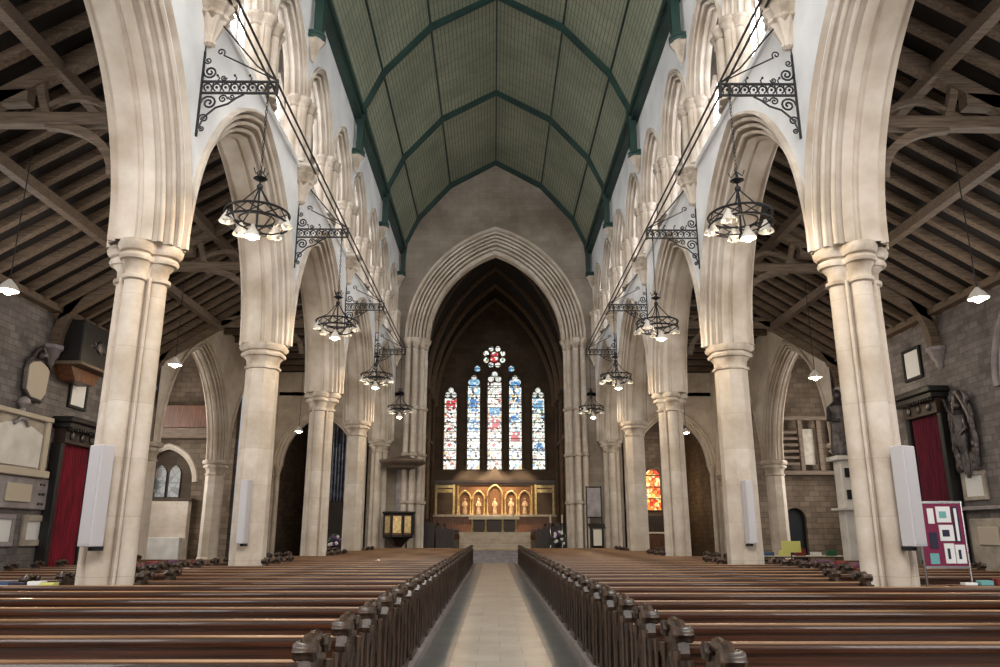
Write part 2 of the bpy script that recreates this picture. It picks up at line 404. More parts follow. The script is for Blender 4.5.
# ------------------------------------------------------------------ arches and pierced walls
class Hole:
    """pointed opening: centre u, half width w, springing zs, bottom zb, radius Rr of each arc"""
    def __init__(s, uc, w_, zb, zs, rise, lo2=None):
        s.uc, s.w, s.zb, s.zs = uc, w_, zb, zs
        s.R = (rise*rise+w_*w_)/(2*w_) if rise else 0; s.c = s.R-w_; s.flat = not rise
    def hi(s, u):
        if s.flat: return s.zs
        t = abs(u-s.uc); return s.zs+math.sqrt(max(0, s.R**2-(min(t, s.w)+s.c)**2))
    def lo(s, u): return s.zb
    def us(s, n=12):
        if s.flat: return [s.uc-s.w, s.uc+s.w]
        amax = math.acos(min(1, s.c/s.R)); half = [s.R*math.cos(amax*i/n)-s.c for i in range(n+1)]
        return [s.uc-h for h in half]+[s.uc+h for h in reversed(half[:-1])]
class Circle:
    def __init__(s, uc, zc, r): s.uc, s.zc, s.r, s.w = uc, zc, r, r
    def hi(s, u): return s.zc+math.sqrt(max(0, s.r**2-(u-s.uc)**2))
    def lo(s, u): return s.zc-math.sqrt(max(0, s.r**2-(u-s.uc)**2))
    def us(s, n=12): return [s.uc-s.r*math.cos(PI*i/n/2) for i in range(2*n+1)]
class StepHole(Hole):
    """arch opening whose lower half is narrower than its springing"""
    def __init__(s, uc, w_, zb, zs, rise, wj): super().__init__(uc, w_, zb, zs, rise); s.wj = wj
    def lo(s, u): return s.zb if abs(u-s.uc) < s.wj-1e-4 else s.zs
    def us(s, n=12):
        a = super().us(n)+[s.uc-s.wj-2e-4, s.uc-s.wj+2e-4, s.uc+s.wj-2e-4, s.uc+s.wj+2e-4]; return sorted(a)
def panel(mb, mp, u0, u1, zlo, zhi, holes, d0, d1, extra=()):
    """wall with thickness d0..d1; mp(u, z, d) gives the point"""
    E = 1e-6
    us = {u0, u1, *extra}
    for h in holes: us.update(h.us())
    us = sorted(u for u in us if u0-E <= u <= u1+E)
    def quad(d, ua, ub, a0, b0, a1, b1):
        if max(a1-a0, b1-b0) < 1e-4: return
        mb.add([mp(ua, a0, d), mp(ub, b0, d), mp(ub, b1, d), mp(ua, a1, d)], [(0, 1, 2, 3)])
    for ua, ub in zip(us, us[1:]):
        if ub-ua < 1e-6: continue
        um = (ua+ub)/2
        act = sorted([h for h in holes if abs(um-h.uc) < h.w-1e-7], key=lambda h: h.lo(um))
        ca, cb = zlo(ua), zlo(ub)
        e = (ub-ua)*.001
        for h in act:
            la, lb = h.lo(ua+e), h.lo(ub-e)
            for d in (d0, d1): quad(d, ua, ub, ca, cb, la, lb)
            ca, cb = h.hi(ua), h.hi(ub)
        for d in (d0, d1): quad(d, ua, ub, ca, cb, zhi(ua), zhi(ub))
    for h in holes:
        pts = h.us(); top = [(u, h.hi(u)) for u in pts]; bot = [(u, h.lo(u+(1e-5 if u < h.uc else -1e-5))) for u in pts]
        loop = top+bot[::-1]; zb0 = zlo(h.uc)
        for a, b_ in zip(loop, loop[1:]+loop[:1]):
            if abs(a[0]-b_[0])+abs(a[1]-b_[1]) < 1e-5 or (a[1] < zb0+.005 and b_[1] < zb0+.005): continue
            mb.add([mp(a[0], a[1], d0), mp(b_[0], b_[1], d0), mp(b_[0], b_[1], d1), mp(a[0], a[1], d1)], [(0, 1, 2, 3)])
    return mb
def mould(mb, mp, uc, zs, w_, rise, prof, n=18):
    """profile (o outward, d depth) swept round a pointed arch"""
    Rr = (rise*rise+w_*w_)/(2*w_); c = Rr-w_
    rows = []
    for o, d in prof:
        RR = Rr+o; am = math.acos(c/RR)
        half = [(RR*math.cos(am*i/n)-c, zs+RR*math.sin(am*i/n)) for i in range(n+1)]
        rows.append([mp(uc-h, z, d) for h, z in half]+[mp(uc+h, z, d) for h, z in reversed(half[:-1])])
    k = len(rows[0]); vs = [p for r_ in rows for p in r_]; fs = []
    for i in range(len(rows)-1):
        for j in range(k-1):
            a = i*k+j; fs.append((a, a+1, a+1+k, a+k))
    return mb.add(vs, fs)
def roll(co, cd, r, a0=35, a1=235, n=6):
    return [(co+r*math.cos(R(a0+(a1-a0)*i/n)), cd+r*math.sin(R(a0+(a1-a0)*i/n))) for i in range(n+1)]
def prof_arch(T_, wo, hood=True):
    """order mouldings from face depth T_ down to the soffit; wo = width of all orders"""
    k = wo/.6
    if hood: p = [(.66*k, T_-.02), (.66*k, T_+.09), (.60*k, T_+.11), (.57*k, T_+.04)]
    else: p = [(.6*k, T_)]
    p += [(.575*k, T_-.3*k), (.53*k, T_-.3*k)]+roll(.475*k, T_-.03*k, .05*k)+[(.43*k, T_-.42*k), (.375*k, T_-.42*k)]
    if hood:
        p += roll(.32*k, T_-.12*k, .05*k)+[(.275*k, T_-.52*k), (.22*k, T_-.52*k)]
        p += roll(.165*k, T_-.25*k, .05*k)+[(.12*k, T_-.66*k), (.07*k, T_-.66*k), (.065*k, T_-.36*k), (.0, T_-.50*k), (.0, T_-.54*k), (.05*k, T_-.58*k), (.05*k, T_-.64*k), (0, T_-.66*k)]
    else:
        p += [(.40*k, T_-.12*k), (.2*k, T_-.14*k), (.19*k, T_-.26*k), (.17*k, T_-.26*k), (.15*k, T_-.2*k), (.04*k, T_-.2*k), (.10*k, T_-.26*k), (.10*k, T_-.34*k), (0, T_-.36*k)]
    return p

PY = [5.40, 12.45, 19.50, 26.55, 33.60, 40.55]     # pier positions along the nave
PX = 6.13
HT = .62                                             # half thickness of the arcade wall
CAP = 6.30
YE = 41.1                                            # chancel arch wall
CP = [(0, 23.0), (2.75, 21.5), (4.62, 19.35), (5.45, 17.5)]   # ceiling profile
def ceil_z(x):
    x = abs(x)
    for (a, za), (b_, zb) in zip(CP, CP[1:]):
        if x <= b_: return za+(zb-za)*(x-a)/(b_-a)
    return 17.5

# ------------------------------------------------------------------ floor
struct(MB().box(-19, 19, -8, 41.1, -.3, -.02).build('floor', 'aislefloor'))
struct(MB().box(-.62, .62, -7, 42.2, -.02, 0).build('floor_centre', 'tile'))
for s in (-1, 1):
    struct(MB().box(min(s*.62, s*1.0), max(s*.62, s*1.0), -7, 42.2, -.02, 0).build('floor_side_strip', 'slate'))
    struct(MB().box(min(s*1.0, s*1.08), max(s*1.0, s*1.08), 1, 41, -.02, .09).build('trim_%d' % (1 if s < 0 else 2), 'greymarble'))
    struct(MB().box(min(s*1.08, s*5.2), max(s*1.08, s*5.2), 1, 40, -.02, .08).build('floor_platform', 'floorwood'))

# ------------------------------------------------------------------ nave walls and piers
def zc(v): return lambda u: v
for s in (-1, 1):
    mpn = lambda u, z, d, s=s: (s*(PX-d), u, z)
    holes = [Hole((a+b_)/2, 3.45, CAP, CAP, 4.62) for a, b_ in zip(PY, PY[1:])]+[Hole(1.875, 3.45, CAP, CAP, 4.62)]
    mb = MB(); panel(mb, mpn, -7.5, YE, zc(CAP), zc(11.35), holes, HT, -HT)
    mb.box(min(s*5.44, s*7.3), max(s*5.44, s*7.3), -7.5, YE, 11.28, 11.42)
    struct(mb.build('wall_'+SIDE[s]+'_nave', 'plaster'))
    # clerestory screen
    hs = [Hole(PY[0]+3.525*j+1.7625, 1.69, 11.42, 13.4, 2.25) for j in range(-2, 10)]
    mb = MB(); panel(mb, mpn, -1.65, YE, zc(11.42), zc(17.5), hs, HT, HT-.5)
    struct(mb.build('wall_'+SIDE[s]+'_clerestory', 'plaster'))
    ho = [Hole(PY[0]+3.525*j+1.7625, .82, 11.7, 14.3, 1.35) for j in range(-2, 10)]
    mb = MB(); panel(mb, mpn, -7.5, YE, zc(11.42), zc(17.5), ho, -.75, -1.1)
    mb.box(min(s*5.4, s*7.3), max(s*5.4, s*7.3), -7.5, YE, 17.5, 17.6)
    struct(mb.build('wall_'+SIDE[s]+'_outer', 'eastwall'))
    for j in range(-1, 10):
        uc = PY[0]+3.525*j+1.7625
        mb = MB(); h = Hole(uc, .82, 11.7, 14.3, 1.35)
        pts = [(u, h.hi(u)) for u in h.us()]; pts = [(uc-.82, 11.7)]+pts+[(uc+.82, 11.7)]
        mb.prism(pts, lambda u, z: mpn(u, z, -.92), lambda u, z: mpn(u, z, -.95))
        g = struct(mb.build('window_%d' % (j+2+(20 if s > 0 else 0)), 'dayglass'))
        mb = MB()
        mb.tube([mpn(uc, 11.7, -.9), mpn(uc, 15.6, -.9)], .05, 6)
        for z in (12.6, 13.5, 14.4): mb.tube([mpn(uc-.8, z, -.9), mpn(uc+.8, z, -.9)], .025, 5)
        mb.build('mullion', 'capital', g)
    # arch mouldings of the main arcade
    for i, (a, b_) in enumerate(zip(PY, PY[1:])):
        p = prof_arch(HT, .54)
        q = [(o, -d) for o, d in reversed(prof_arch(HT, .54, False))]
        o = mould(MB(), mpn, (a+b_)/2, CAP, 2.99, 4.06, p+q, 26).build('arcade_arch', 'arch', smooth=True)
        tag(o, '%s pointed stone arch of the %s nave arcade, moulded in several rolls' % (ORD[i], SIDE[s]), 'arch', 'moulded arches of the nave arcades')
    # clerestory arches
    pc = [(.46, HT-.02), (.46, HT+.07), (.41, HT+.08), (.405, HT-.22), (.375, HT-.22)]+roll(.33, HT-.03, .045)+[(.29, HT-.34), (.25, HT-.34)]+roll(.205, HT-.12, .045)+[(.165, HT-.44), (.13, HT-.44)]+roll(.09, HT-.24, .04)+[(.05, HT-.46), (.035, HT-.42), (.03, HT-.36), (0, HT-.4), (0, HT-.5)]
    for j in range(-1, 10):
        uc = PY[0]+3.525*j+1.7625
        o = mould(MB(), mpn, uc, 13.4, 1.25, 1.85, pc, 12).build('clerestory_arch', 'arch', smooth=True)
        tag(o, '%s small moulded arch of the %s clerestory, counting from the front' % (ORD[j+1], SIDE[s]), 'arch', 'clerestory arches')
    # clerestory shaft clusters between the arches
    for j in range(-1, 11):
        uy = PY[0]+3.525*j
        if uy > 40.4: uy = 40.6
        main = j % 2 == 0
        t = thing('wall_shafts', '%s bundle of slim stone shafts %s in the %s clerestory' % (ORD[j+1], 'above a pier' if main else 'between two windows', SIDE[s]), 'column', (s*5.48, uy, 11.42), 0, 'clerestory shaft bundles')
        offs = [(-.36, .0), (0, .08), (.36, .0), (-.46, -.22), (.46, -.22)]
        for k, (oy, ox) in enumerate(offs):
            mb = MB(); X = -s*ox
            mb.lathe([(.17, .0), (.17, .06), (.14, .1), (.16, .14), (.115, .2), (.115, 1.68)], X, oy, 12); mb.build('shaft', 'stone', t, True)
        mb = MB()
        for oy, ox in offs:
            X = -s*ox
            mb.lathe([(.12, 1.66), (.15, 1.69), (.12, 1.73), (.15, 1.83), (.21, 1.9), (.21, 1.94), (.23, 1.97), (.2, 2.0)], X, oy, 12)
        mb.build('capital', 'capital', t, True)
        mb = MB(); mb.box(min(s*.02, s*.45), max(s*.02, s*.45), -.5, .5, 0, 1.98); mb.build('core', 'stone', t)
        if main:
            # foliate corbel under the bundle
            c_ = thing('corbel', 'carved foliate stone corbel above the %s pier of the %s arcade' % (ORD[j//2], SIDE[s]), 'corbel', (s*5.48, uy, 11.3), 0, 'foliate corbels')
            fl = lambda a: 1+.12*math.cos(8*a)
            mb = MB(); mb.lathe([(.04, -.95), (.1, -.9), (.08, -.82), (.16, -.6), (.26, -.4)], -s*.05, 0, 24, shape=fl); mb.build('tail', 'stone', c_, True)
            mb = MB(); mb.lathe([(.2, -.46), (.3, -.38), (.28, -.3), (.38, -.16), (.34, -.08), (.42, 0)], -s*.05, 0, 32, shape=lambda a: 1+.1*math.cos(10*a)); mb.build('foliage', 'capital', c_, True)
            mb = MB(); mb.lathe([(.42, 0), (.46, .04), (.44, .12)], -s*.02, 0, 24); mb.build('abacus', 'stone', c_, True)
            # painted corbel carrying the roof rib
            c_ = thing('rib_corbel', 'small stone corbel with green top under the %s roof rib on the %s' % (ORD[j//2], SIDE[s]), 'corbel', (s*5.4, uy, 15.6), 0, 'roof rib corbels')
            mb = MB(); mb.lathe([(.03, -.75), (.12, -.5), (.16, -.3), (.3, -.1)], 0, 0, 16, shape=lambda a: 1+.1*math.cos(6*a)); mb.build('bracket', 'capital', c_, True)
            mb = MB(); mb.lathe([(.3, -.1), (.34, -.02), (.3, .06), (.34, .12)], 0, 0, 16); mb.build('top', 'greenpaint', c_, True)

# ---- nave piers
def lobed(a):    # clustered pier outline: four broad lobes on the axes, small fillets on the diagonals
    q = (a+PI/4) % (PI/2)-PI/4
    big = .60*math.cos(q)+math.sqrt(max(0, .41**2-(.60*math.sin(q))**2)) if abs(math.sin(q))*.60 < .41 else 0
    q2 = abs(q)-PI/4
    small = .82*math.cos(q2)+math.sqrt(max(0, .075**2-(.82*math.sin(q2))**2)) if abs(math.sin(q2))*.82 < .075 else 0
    return max(big, small, .60)*1.04
def quatre(a):
    q = (a+PI/4) % (PI/2)-PI/4
    return max(.66, .58*math.cos(q)+math.sqrt(max(0, .44**2-(.58*math.sin(q))**2)) if abs(math.sin(q))*.58 < .44 else 0)*1.04
def octo(a):
    q = (a+PI/8) % (PI/4)-PI/8
    return 1/math.cos(q)*.97
def pier(x, y, kind, label, top=CAP, r=.42, base=True):
    t = thing('stone_pier', label, 'pier', (x, y, 0), 0, 'piers')
    n = 200 if kind == 'lobed' else 32
    sh = lobed if kind == 'lobed' else octo
    ph = lambda a: sh(a)
    MB().lathe([(r*1.35, 0), (r*1.35, .18), (r*1.22, .24), (r*1.26, .34), (r*1.08, .42), (r*1.12, .5), (r*1.0, .58)], 0, 0, n, shape=ph).build('base', 'stone', t, True)
    MB().lathe([(r*1.0, .56), (r*.98, 2), (r*.96, 4), (r*.95, top-.6)], 0, 0, n, shape=ph).build('shaft', 'stone', t, True)
    z = top
    MB().lathe([(r*.95, z-.66), (r*1.06, z-.64), (r*1.06, z-.58), (r*.94, z-.56), (r*.97, z-.42), (r*1.14, z-.33), (r*1.26, z-.32), (r*1.31, z-.27), (r*1.26, z-.22), (r*1.10, z-.215), (r*1.08, z-.175),
                (r*1.30, z-.17), (r*1.41, z-.12), (r*1.44, z-.06), (r*1.36, z-.05), (r*1.38, z)], 0, 0, n, shape=quatre if kind == 'lobed' else ph).build('capital', 'capital', t, True)
    return t
kinds = ['octo', 'lobed', 'octo', 'lobed', 'octo', 'lobed']
for s in (-1, 1):
    pier(s*PX, PY[0], 'octo', 'stone pier beside the camera on the %s, mostly out of view' % SIDE[s])
    for i in range(1, 6):
        lb = {1: 'nearest tall clustered stone pier on the %s, large in view', 2: 'second pier on the %s, smooth eight-sided pale stone',
              3: 'third pier on the %s, clustered pale stone column', 4: 'fourth pier on the %s, eight-sided pale stone', 5: 'last stone pier on the %s, against the chancel arch wall'}[i] % SIDE[s]
        pier(s*PX, PY[i], kinds[i], lb)

# ------------------------------------------------------------------ ceiling of the nave
full = [(-x, z) for x, z in reversed(CP)]+CP[1:]
me = bpy.data.meshes.new('ceiling'); vs = []; fs = []; uvs = []
acc = 0; us_ = [0]
for a, b_ in zip(full, full[1:]): acc += math.dist(a, b_); us_.append(acc)
for (x, z), u in zip(full, us_):
    for y in (-8, YE): vs.append((x, y, z))
for i in range(len(full)-1): fs.append((2*i, 2*i+1, 2*i+3, 2*i+2)); uvs += [(us_[i], -8), (us_[i], YE), (us_[i+1], YE), (us_[i+1], -8)]
me.from_pydata(vs, [], fs); ul = me.uv_layers.new(name='UVMap')
for k, q in enumerate(uvs): ul.data[k].uv = q
me.materials.append(M['ceiling']); o = bpy.data.objects.new('ceiling', me); C.objects.link(o); struct(o)
sd = o.modifiers.new('thickness', 'SOLIDIFY'); sd.thickness = .12; sd.offset = 1
def inset(k):    # ceiling profile moved inwards by k
    return [(x*(1-k/7), z-k*(1.0 if abs(x) < 3 else .7 if abs(x) < 5 else .2)) for x, z in full]
for i, y in enumerate(PY+[41.0]):
    if i == 5: continue
    t = thing('roof_rib', ('green angular timber rib of the nave roof, %s one from the front' % ORD[i]) if i < 6 and i != 6 else 'green timber rib against the chancel arch wall', 'roof rib', (0, y, 0), 0, 'ribs of the nave roof')
    if i == 6: t['label'] = 'green timber roof rib lying against the chancel arch wall'
    pr = [(x, 0, z) for x, z in inset(.14)]
    MB().bar(pr, .2, .3, (0, 1, 0)).build('rib', 'greenpaint', t)
    pr = [(x, 0, z) for x, z in inset(.31)]
    MB().bar(pr, .1, .1, (0, 1, 0)).build('lower_moulding', 'greenpaint', t)
    for s in (-1, 1):
        MB().bar([(s*5.28, 0, 15.72), (s*5.28, 0, 16.9), (s*5.2, 0, 17.6)], .3, .26, (0, 1, 0)).build('wall_post', 'greenpaint', t)
for k, (x, z) in enumerate(full[1:-1]):
    struct(MB().box(x*.985-.07, x*.985+.07, -7, YE, z-.14, z-.02).build('trim_%d' % (3+k), 'greenpaint'))
for s in (-1, 1):
    mb = MB()
    mb.box(min(s*5.12, s*5.5), max(s*5.12, s*5.5), -7, YE, 17.25, 17.5).box(min(s*5.22, s*5.5), max(s*5.22, s*5.5), -7, YE, 17.05, 17.25)
    struct(mb.build('trim_%d' % (10 if s < 0 else 11), 'greenpaint'))

# ------------------------------------------------------------------ chancel arch wall
mpe = lambda u, z, d: (u, YE-d, z)
mb = MB()
panel(mb, mpe, -6.9, 6.9, zc(0), lambda u: min(ceil_z(u)+.1, 17.6 if abs(u) > 5.45 else 99), [StepHole(0, 5.0, 0, 12, 6.7, 4.45)], 0, -1.4, [x for x, z in full]+[-5.4501, 5.4501])
struct(mb.build('wall_east', 'eastwall'))
p = [(1.28, -.02), (1.28, .14), (1.18, .16), (1.13, .08), (1.12, -.2), (1.09, -.2)]
p += roll(1.02, -.08, .07)+[(.94, -.42), (.91, -.42)]+roll(.84, -.2, .065)+[(.765, -.55), (.74, -.55), (.73, -.3), (.62, -.3), (.61, -.62), (.58, -.62)]+roll(.5, -.42, .075)+[(.415, -.8), (.39, -.8)]+roll(.31, -.58, .07)+[(.23, -.95), (.2, -.95), (.19, -.72), (.1, -.72), (0, -.82), (0, -1.4)]
o = mould(MB(), mpe, 0, 12, 3.77, 5.35, p, 26).build('chancel_arch', 'stone', smooth=True)
tag(o, 'great pointed chancel arch of moulded pale stone facing the nave', 'arch')
for s in (-1, 1):
    t = thing('respond_shafts', 'tall banded stone shafts carrying the %s side of the chancel arch' % SIDE[s], 'column', (s*4.2, YE, 0))
    offs = [(-.1, .1), (.32, -.1), (.62, -.12), (-.3, .48)]
    offs = [(.62, -.14), (.22, -.18), (-.12, .12), (-.26, .5)]
    for ox, oy in offs:
        mb = MB(); pr = [(.26, 0), (.26, .3), (.2, .4), (.22, .5), (.15, .6)]
        mb.lathe(pr+[(.15, 11.5)], s*ox, oy, 14); mb.build('shaft', 'stone', t, True)
        for z in (3.1, 5.6, 8.1): MB().lathe([(.15, z-.1), (.22, z-.06), (.24, z), (.22, z+.06), (.15, z+.1)], s*ox, oy, 14).build('shaft_ring', 'capital', t, True)
    mb = MB()
    for ox, oy in offs:
        mb.lathe([(.15, 11.42), (.2, 11.46), (.15, 11.52), (.2, 11.7), (.3, 11.86), (.32, 11.94), (.34, 12.0)], s*ox, oy, 16, shape=lambda a: 1+.03*math.cos(8*a))
    mb.box(min(s*-.3, s*.95), max(s*-.3, s*.95), .0, 1.3, 11.86, 12.0)
    mb.build('capital', 'capital', t, True)
    struct(MB().box(min(s*4.0, s*4.45), max(s*4.0, s*4.45), YE+.15, YE+1.4, 0, 12).build('wall_east_jamb', 'stone'))

# ------------------------------------------------------------------ chancel
CY = 60.0
vh = Hole(0, 4.85, 0, 11.2, 9.0)
struct(MB().box(-4.9, 4.9, 43.9, CY+1, -.3, .60).build('floor_chancel', 'tile'))
for s in (-1, 1):
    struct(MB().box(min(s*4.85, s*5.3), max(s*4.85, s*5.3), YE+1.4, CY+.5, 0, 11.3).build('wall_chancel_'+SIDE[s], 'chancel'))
# wagon roof
mb = MB(); pts = [(u, vh.hi(u)) for u in vh.us(14)]
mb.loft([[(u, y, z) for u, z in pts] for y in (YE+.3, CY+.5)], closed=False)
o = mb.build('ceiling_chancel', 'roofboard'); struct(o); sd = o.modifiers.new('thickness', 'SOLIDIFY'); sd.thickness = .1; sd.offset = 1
for i, y in enumerate((43.4, 48.0, 52.0, 56.0, 59.6)):
    o = mould(MB(), lambda u, z, d, y=y: (u, y+d, z), 0, 11.2, 4.5, 8.7, [(.35, -.1), (.1, -.1), (0, -.05), (0, .05), (.1, .1), (.35, .1)], 14).build('chancel_rib', 'rafter')
    tag(o, '%s dark timber rib arching under the chancel roof, seen through the arch' % ORD[i], 'roof rib', 'chancel roof ribs')
# chancel side wall arcading: engaged shafts and a string course
for s in (-1, 1):
    struct(MB().box(min(s*4.7, s*4.86), max(s*4.7, s*4.86), YE+1.4, CY, 7.9, 8.15).build('trim_%d' % (12 if s < 0 else 13), 'chancel'))
    for i, y in enumerate((46, 50, 54, 58)):
        mb = MB(); mb.lathe([(.2, .6), (.2, .9), (.12, 1.0), (.12, 10.8), (.24, 11.1), (.24, 11.25)], s*4.72, y, 10)
        o = mb.build('chancel_shaft', 'chancel', smooth=True)
        tag(o, '%s slim dark shaft against the %s wall of the chancel' % (ORD[i], SIDE[s]), 'column', 'chancel wall shafts')
# east wall pierced by five lancets and a rose
lanc = [(-1.70+.02, .52, 6.3, 13.0, .95, 'sgA'), (-.03, .58, 6.3, 13.3, 1.0, 'sgR'), (1.62, .52, 6.3, 13.0, .95, 'sgA'), (-3.52, .52, 6.3, 12.0, .95, 'sgR'), (3.44, .52, 6.3, 12.0, .95, 'sgB')]
hl = [Hole(uc, w_, zb, zs, rise) for uc, w_, zb, zs, rise, _ in lanc]+[Circle(-.05, 15.37, 1.05), Circle(-1.42, 14.35, .3), Circle(1.32, 14.35, .3)]
mpw = lambda u, z, d: (u, CY-d, z)
mb = MB(); panel(mb, mpw, -4.9, 4.9, zc(0), lambda u: vh.hi(u)+.05, hl, 0, -.5, vh.us(14))
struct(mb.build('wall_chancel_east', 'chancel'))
wn = ['left outer', 'middle', 'right outer']
wl = ['pale blue and white stained glass lancet, left light of the tall central window', 'pale red and white stained glass lancet, middle light of the tall central window',
      'pale blue and white stained glass lancet, right light of the tall central window', 'narrow stained glass lancet standing alone at the left of the east wall', 'narrow stained glass lancet standing alone at the right of the east wall']
for k, (uc, w_, zb, zs, rise, gm) in enumerate(lanc):
    t = thing('stained_glass_window', wl[k], 'window', (uc, CY+.2, zb))
    q_ = .5*w_
    h = Hole(0, w_, 0, zs-zb, rise); pts = [(-w_, 0)]+[(u, h.hi(u)) for u in h.us(8)]+[(w_, 0)]
    top = zs-zb+rise
    MB().box(-w_, w_, 0, .03, 0, zs-zb).build('glass', gm, t)
    MB().prism(pts[1:-1], lambda u, z: (u, .05, z), lambda u, z: (u, .12, z)).build('head_stone', 'chancel', t)
    for dx, dz in ((-q_, .26), (q_, .26), (0, .62)):
        MB().prism([(dx+q_*.82*math.cos(2*PI*i/14), zs-zb+dz+q_*.82*math.sin(2*PI*i/14)) for i in range(14)], lambda u, z: (u, 0, z), lambda u, z: (u, .04, z)).build('trefoil_light', 'sgHead', t)
    # coloured figure panels inside each light
    cols = {0: [(4.6, 5.6, 'sgBlue'), (3.1, 3.9, 'sgBlue'), (6.6, 7.2, 'sgSky')], 1: [(4.3, 4.9, 'sgSky'), (3.2, 4.0, 'sgRed'), (6.1, 6.6, 'sgHead')], 2: [(3.9, 4.3, 'sgBlue'), (2.2, 3.0, 'sgRed'), (6.6, 7.2, 'sgBlue')], 3: [(4.8, 5.5, 'sgRed')], 4: [(4.8, 5.5, 'sgSky'), (1.5, 2.1, 'sgBlue')]}[k]
    for a, b_, gm2 in cols: MB().box(-w_*.72, w_*.72, -.02, 0, a, b_).build('coloured_panel', gm2, t)
    mb = MB()
    for z in [i*.82 for i in range(1, int((zs-zb)/.82)+1)]: mb.tube([(-w_, -.03, z), (w_, -.03, z)], .03, 5)
    mb.box(-w_-.02, w_+.02, -.04, 0, zs-zb-.05, zs-zb+.03)
    mb.build('tracery', 'chancel', t)
    e = [(-w_-.06, -.25, 0)]+[(u*1.1, -.25, h.hi(u)+.03) for u in h.us(8)]+[(w_+.06, -.25, 0)]
    MB().tube(e, .1, 6).build('frame', 'chancel', t)
t = thing('rose_window', 'round stained glass rose window with eight petals above the lancets', 'window', (-.05, CY+.2, 15.37))
MB().box(-.3, .3, -.02, .02, -.55, .4).build('glass', 'sgRed', t)
mb = MB(); mt = MB()
for k in range(8):
    a = 2*PI*k/8+PI/8; cx, cz = .72*math.cos(a), .72*math.sin(a)
    mb.prism([(cx+.24*math.cos(2*PI*i/12), cz+.24*math.sin(2*PI*i/12)) for i in range(12)], lambda u, z: (u, -.02, z), lambda u, z: (u, .02, z))
    mt.tube([(cx+.26*math.cos(2*PI*i/12), -.05, cz+.26*math.sin(2*PI*i/12)) for i in range(12)], .045, 5, True)
mb.build('petal', 'sgB', t)
mt.tube([(.45*math.cos(2*PI*i/20), -.05, .45*math.sin(2*PI*i/20)) for i in range(20)], .05, 5, True)
mt.tube([(1.05*math.cos(2*PI*i/24), -.2, 1.05*math.sin(2*PI*i/24)) for i in range(24)], .09, 6, True)
mt.build('tracery', 'chancel', t)
MB().prism([(1.05*math.cos(2*PI*i/24), 1.05*math.sin(2*PI*i/24)) for i in range(24)], lambda u, z: (u, .05, z), lambda u, z: (u, .3, z)).build('backing_stone', 'chancel', t)
for s in (-1, 1):
    t = thing('quatrefoil_window', 'small round stained glass opening %s of the rose window' % SIDE[s], 'window', (-.05+s*1.37, CY+.2, 14.35))
    mb = MB(); mb.prism([(.32*math.cos(2*PI*i/4), .32*math.sin(2*PI*i/4)) for i in range(4)], lambda u, z: (u, 0, z), lambda u, z: (u, .03, z)); mb.build('glass', 'sgSky', t)
    MB().tube([(.3*math.cos(2*PI*i/16), -.2, .3*math.sin(2*PI*i/16)) for i in range(16)], .06, 6, True).build('frame', 'chancel', t)
# ------------------------------------------------------------------ steps
st = [(42.2, 1.9), (42.75, 1.9), (43.3, 1.9), (43.85, 4.85)]
for k, (y, wd) in enumerate(st):
    o = MB().box(-3.7, 3.7, y, 44.2, k*.15-.02 if k == 0 else k*.15, k*.15+.15).build('chancel_step', 'greymarble')
    tag(o, ['lowest', 'second', 'third', 'topmost'][k]+' broad stone step where the aisle climbs into the chancel', 'step', 'steps into the chancel')
for k in range(5):
    y = 52.0+k*.55
    o = MB().box(-4.7 if k > 2 else -2.6, 4.7 if k > 2 else 2.6, y, 59.99, .6+k*.2, .8+k*.2).build('sanctuary_step', 'tile')
    tag(o, ['lowest', 'second', 'third', 'fourth', 'topmost'][k]+' pale marble step in front of the high altar', 'step', 'sanctuary steps')
o = MB().box(-1.6, 1.6, 55.0, 56.4, 1.6, 1.63).build('altar_carpet', 'greencloth'); tag(o, 'green carpet laid before the high altar', 'carpet')
# altar
t = thing('high_altar', 'long altar table with white top before the golden reredos', 'altar', (-.05, 57.6, 1.6))
MB().cbox(-1.85, 1.85, -.45, .45, .98, 1.12, .02).build('table_top', 'linen', t)
for x in (-1.6, -.62, .62, 1.6):
    MB().lathe([(.12, 0), (.12, .08), (.07, .14), (.07, .85), (.12, .92), (.12, .98)], x, -.25, 10).build('leg', 'palegold', t, True)
MB().box(-1.55, 1.55, -.15, .3, 0, .97).build('panel', 'darkwood', t)
MB().box(-1.85, 1.85, -.47, -.45, .9, 1.1).build('frontal_fringe', 'linen', t)
for x in (-1.5, 1.4):
    c_ = thing('candlestick', 'brass candlestick on the %s end of the high altar' % ('left' if x < 0 else 'right'), 'candlestick', (x, 57.7, 2.72))
    MB().lathe([(.1, 0), (.1, .03), (.03, .08), (.045, .2), (.03, .3), (.06, .36)], 0, 0, 10).build('stem', 'gold', c_, True)
    MB().lathe([(.025, .36), (.025, .7)], 0, 0, 8).build('candle', 'candle', c_, True)
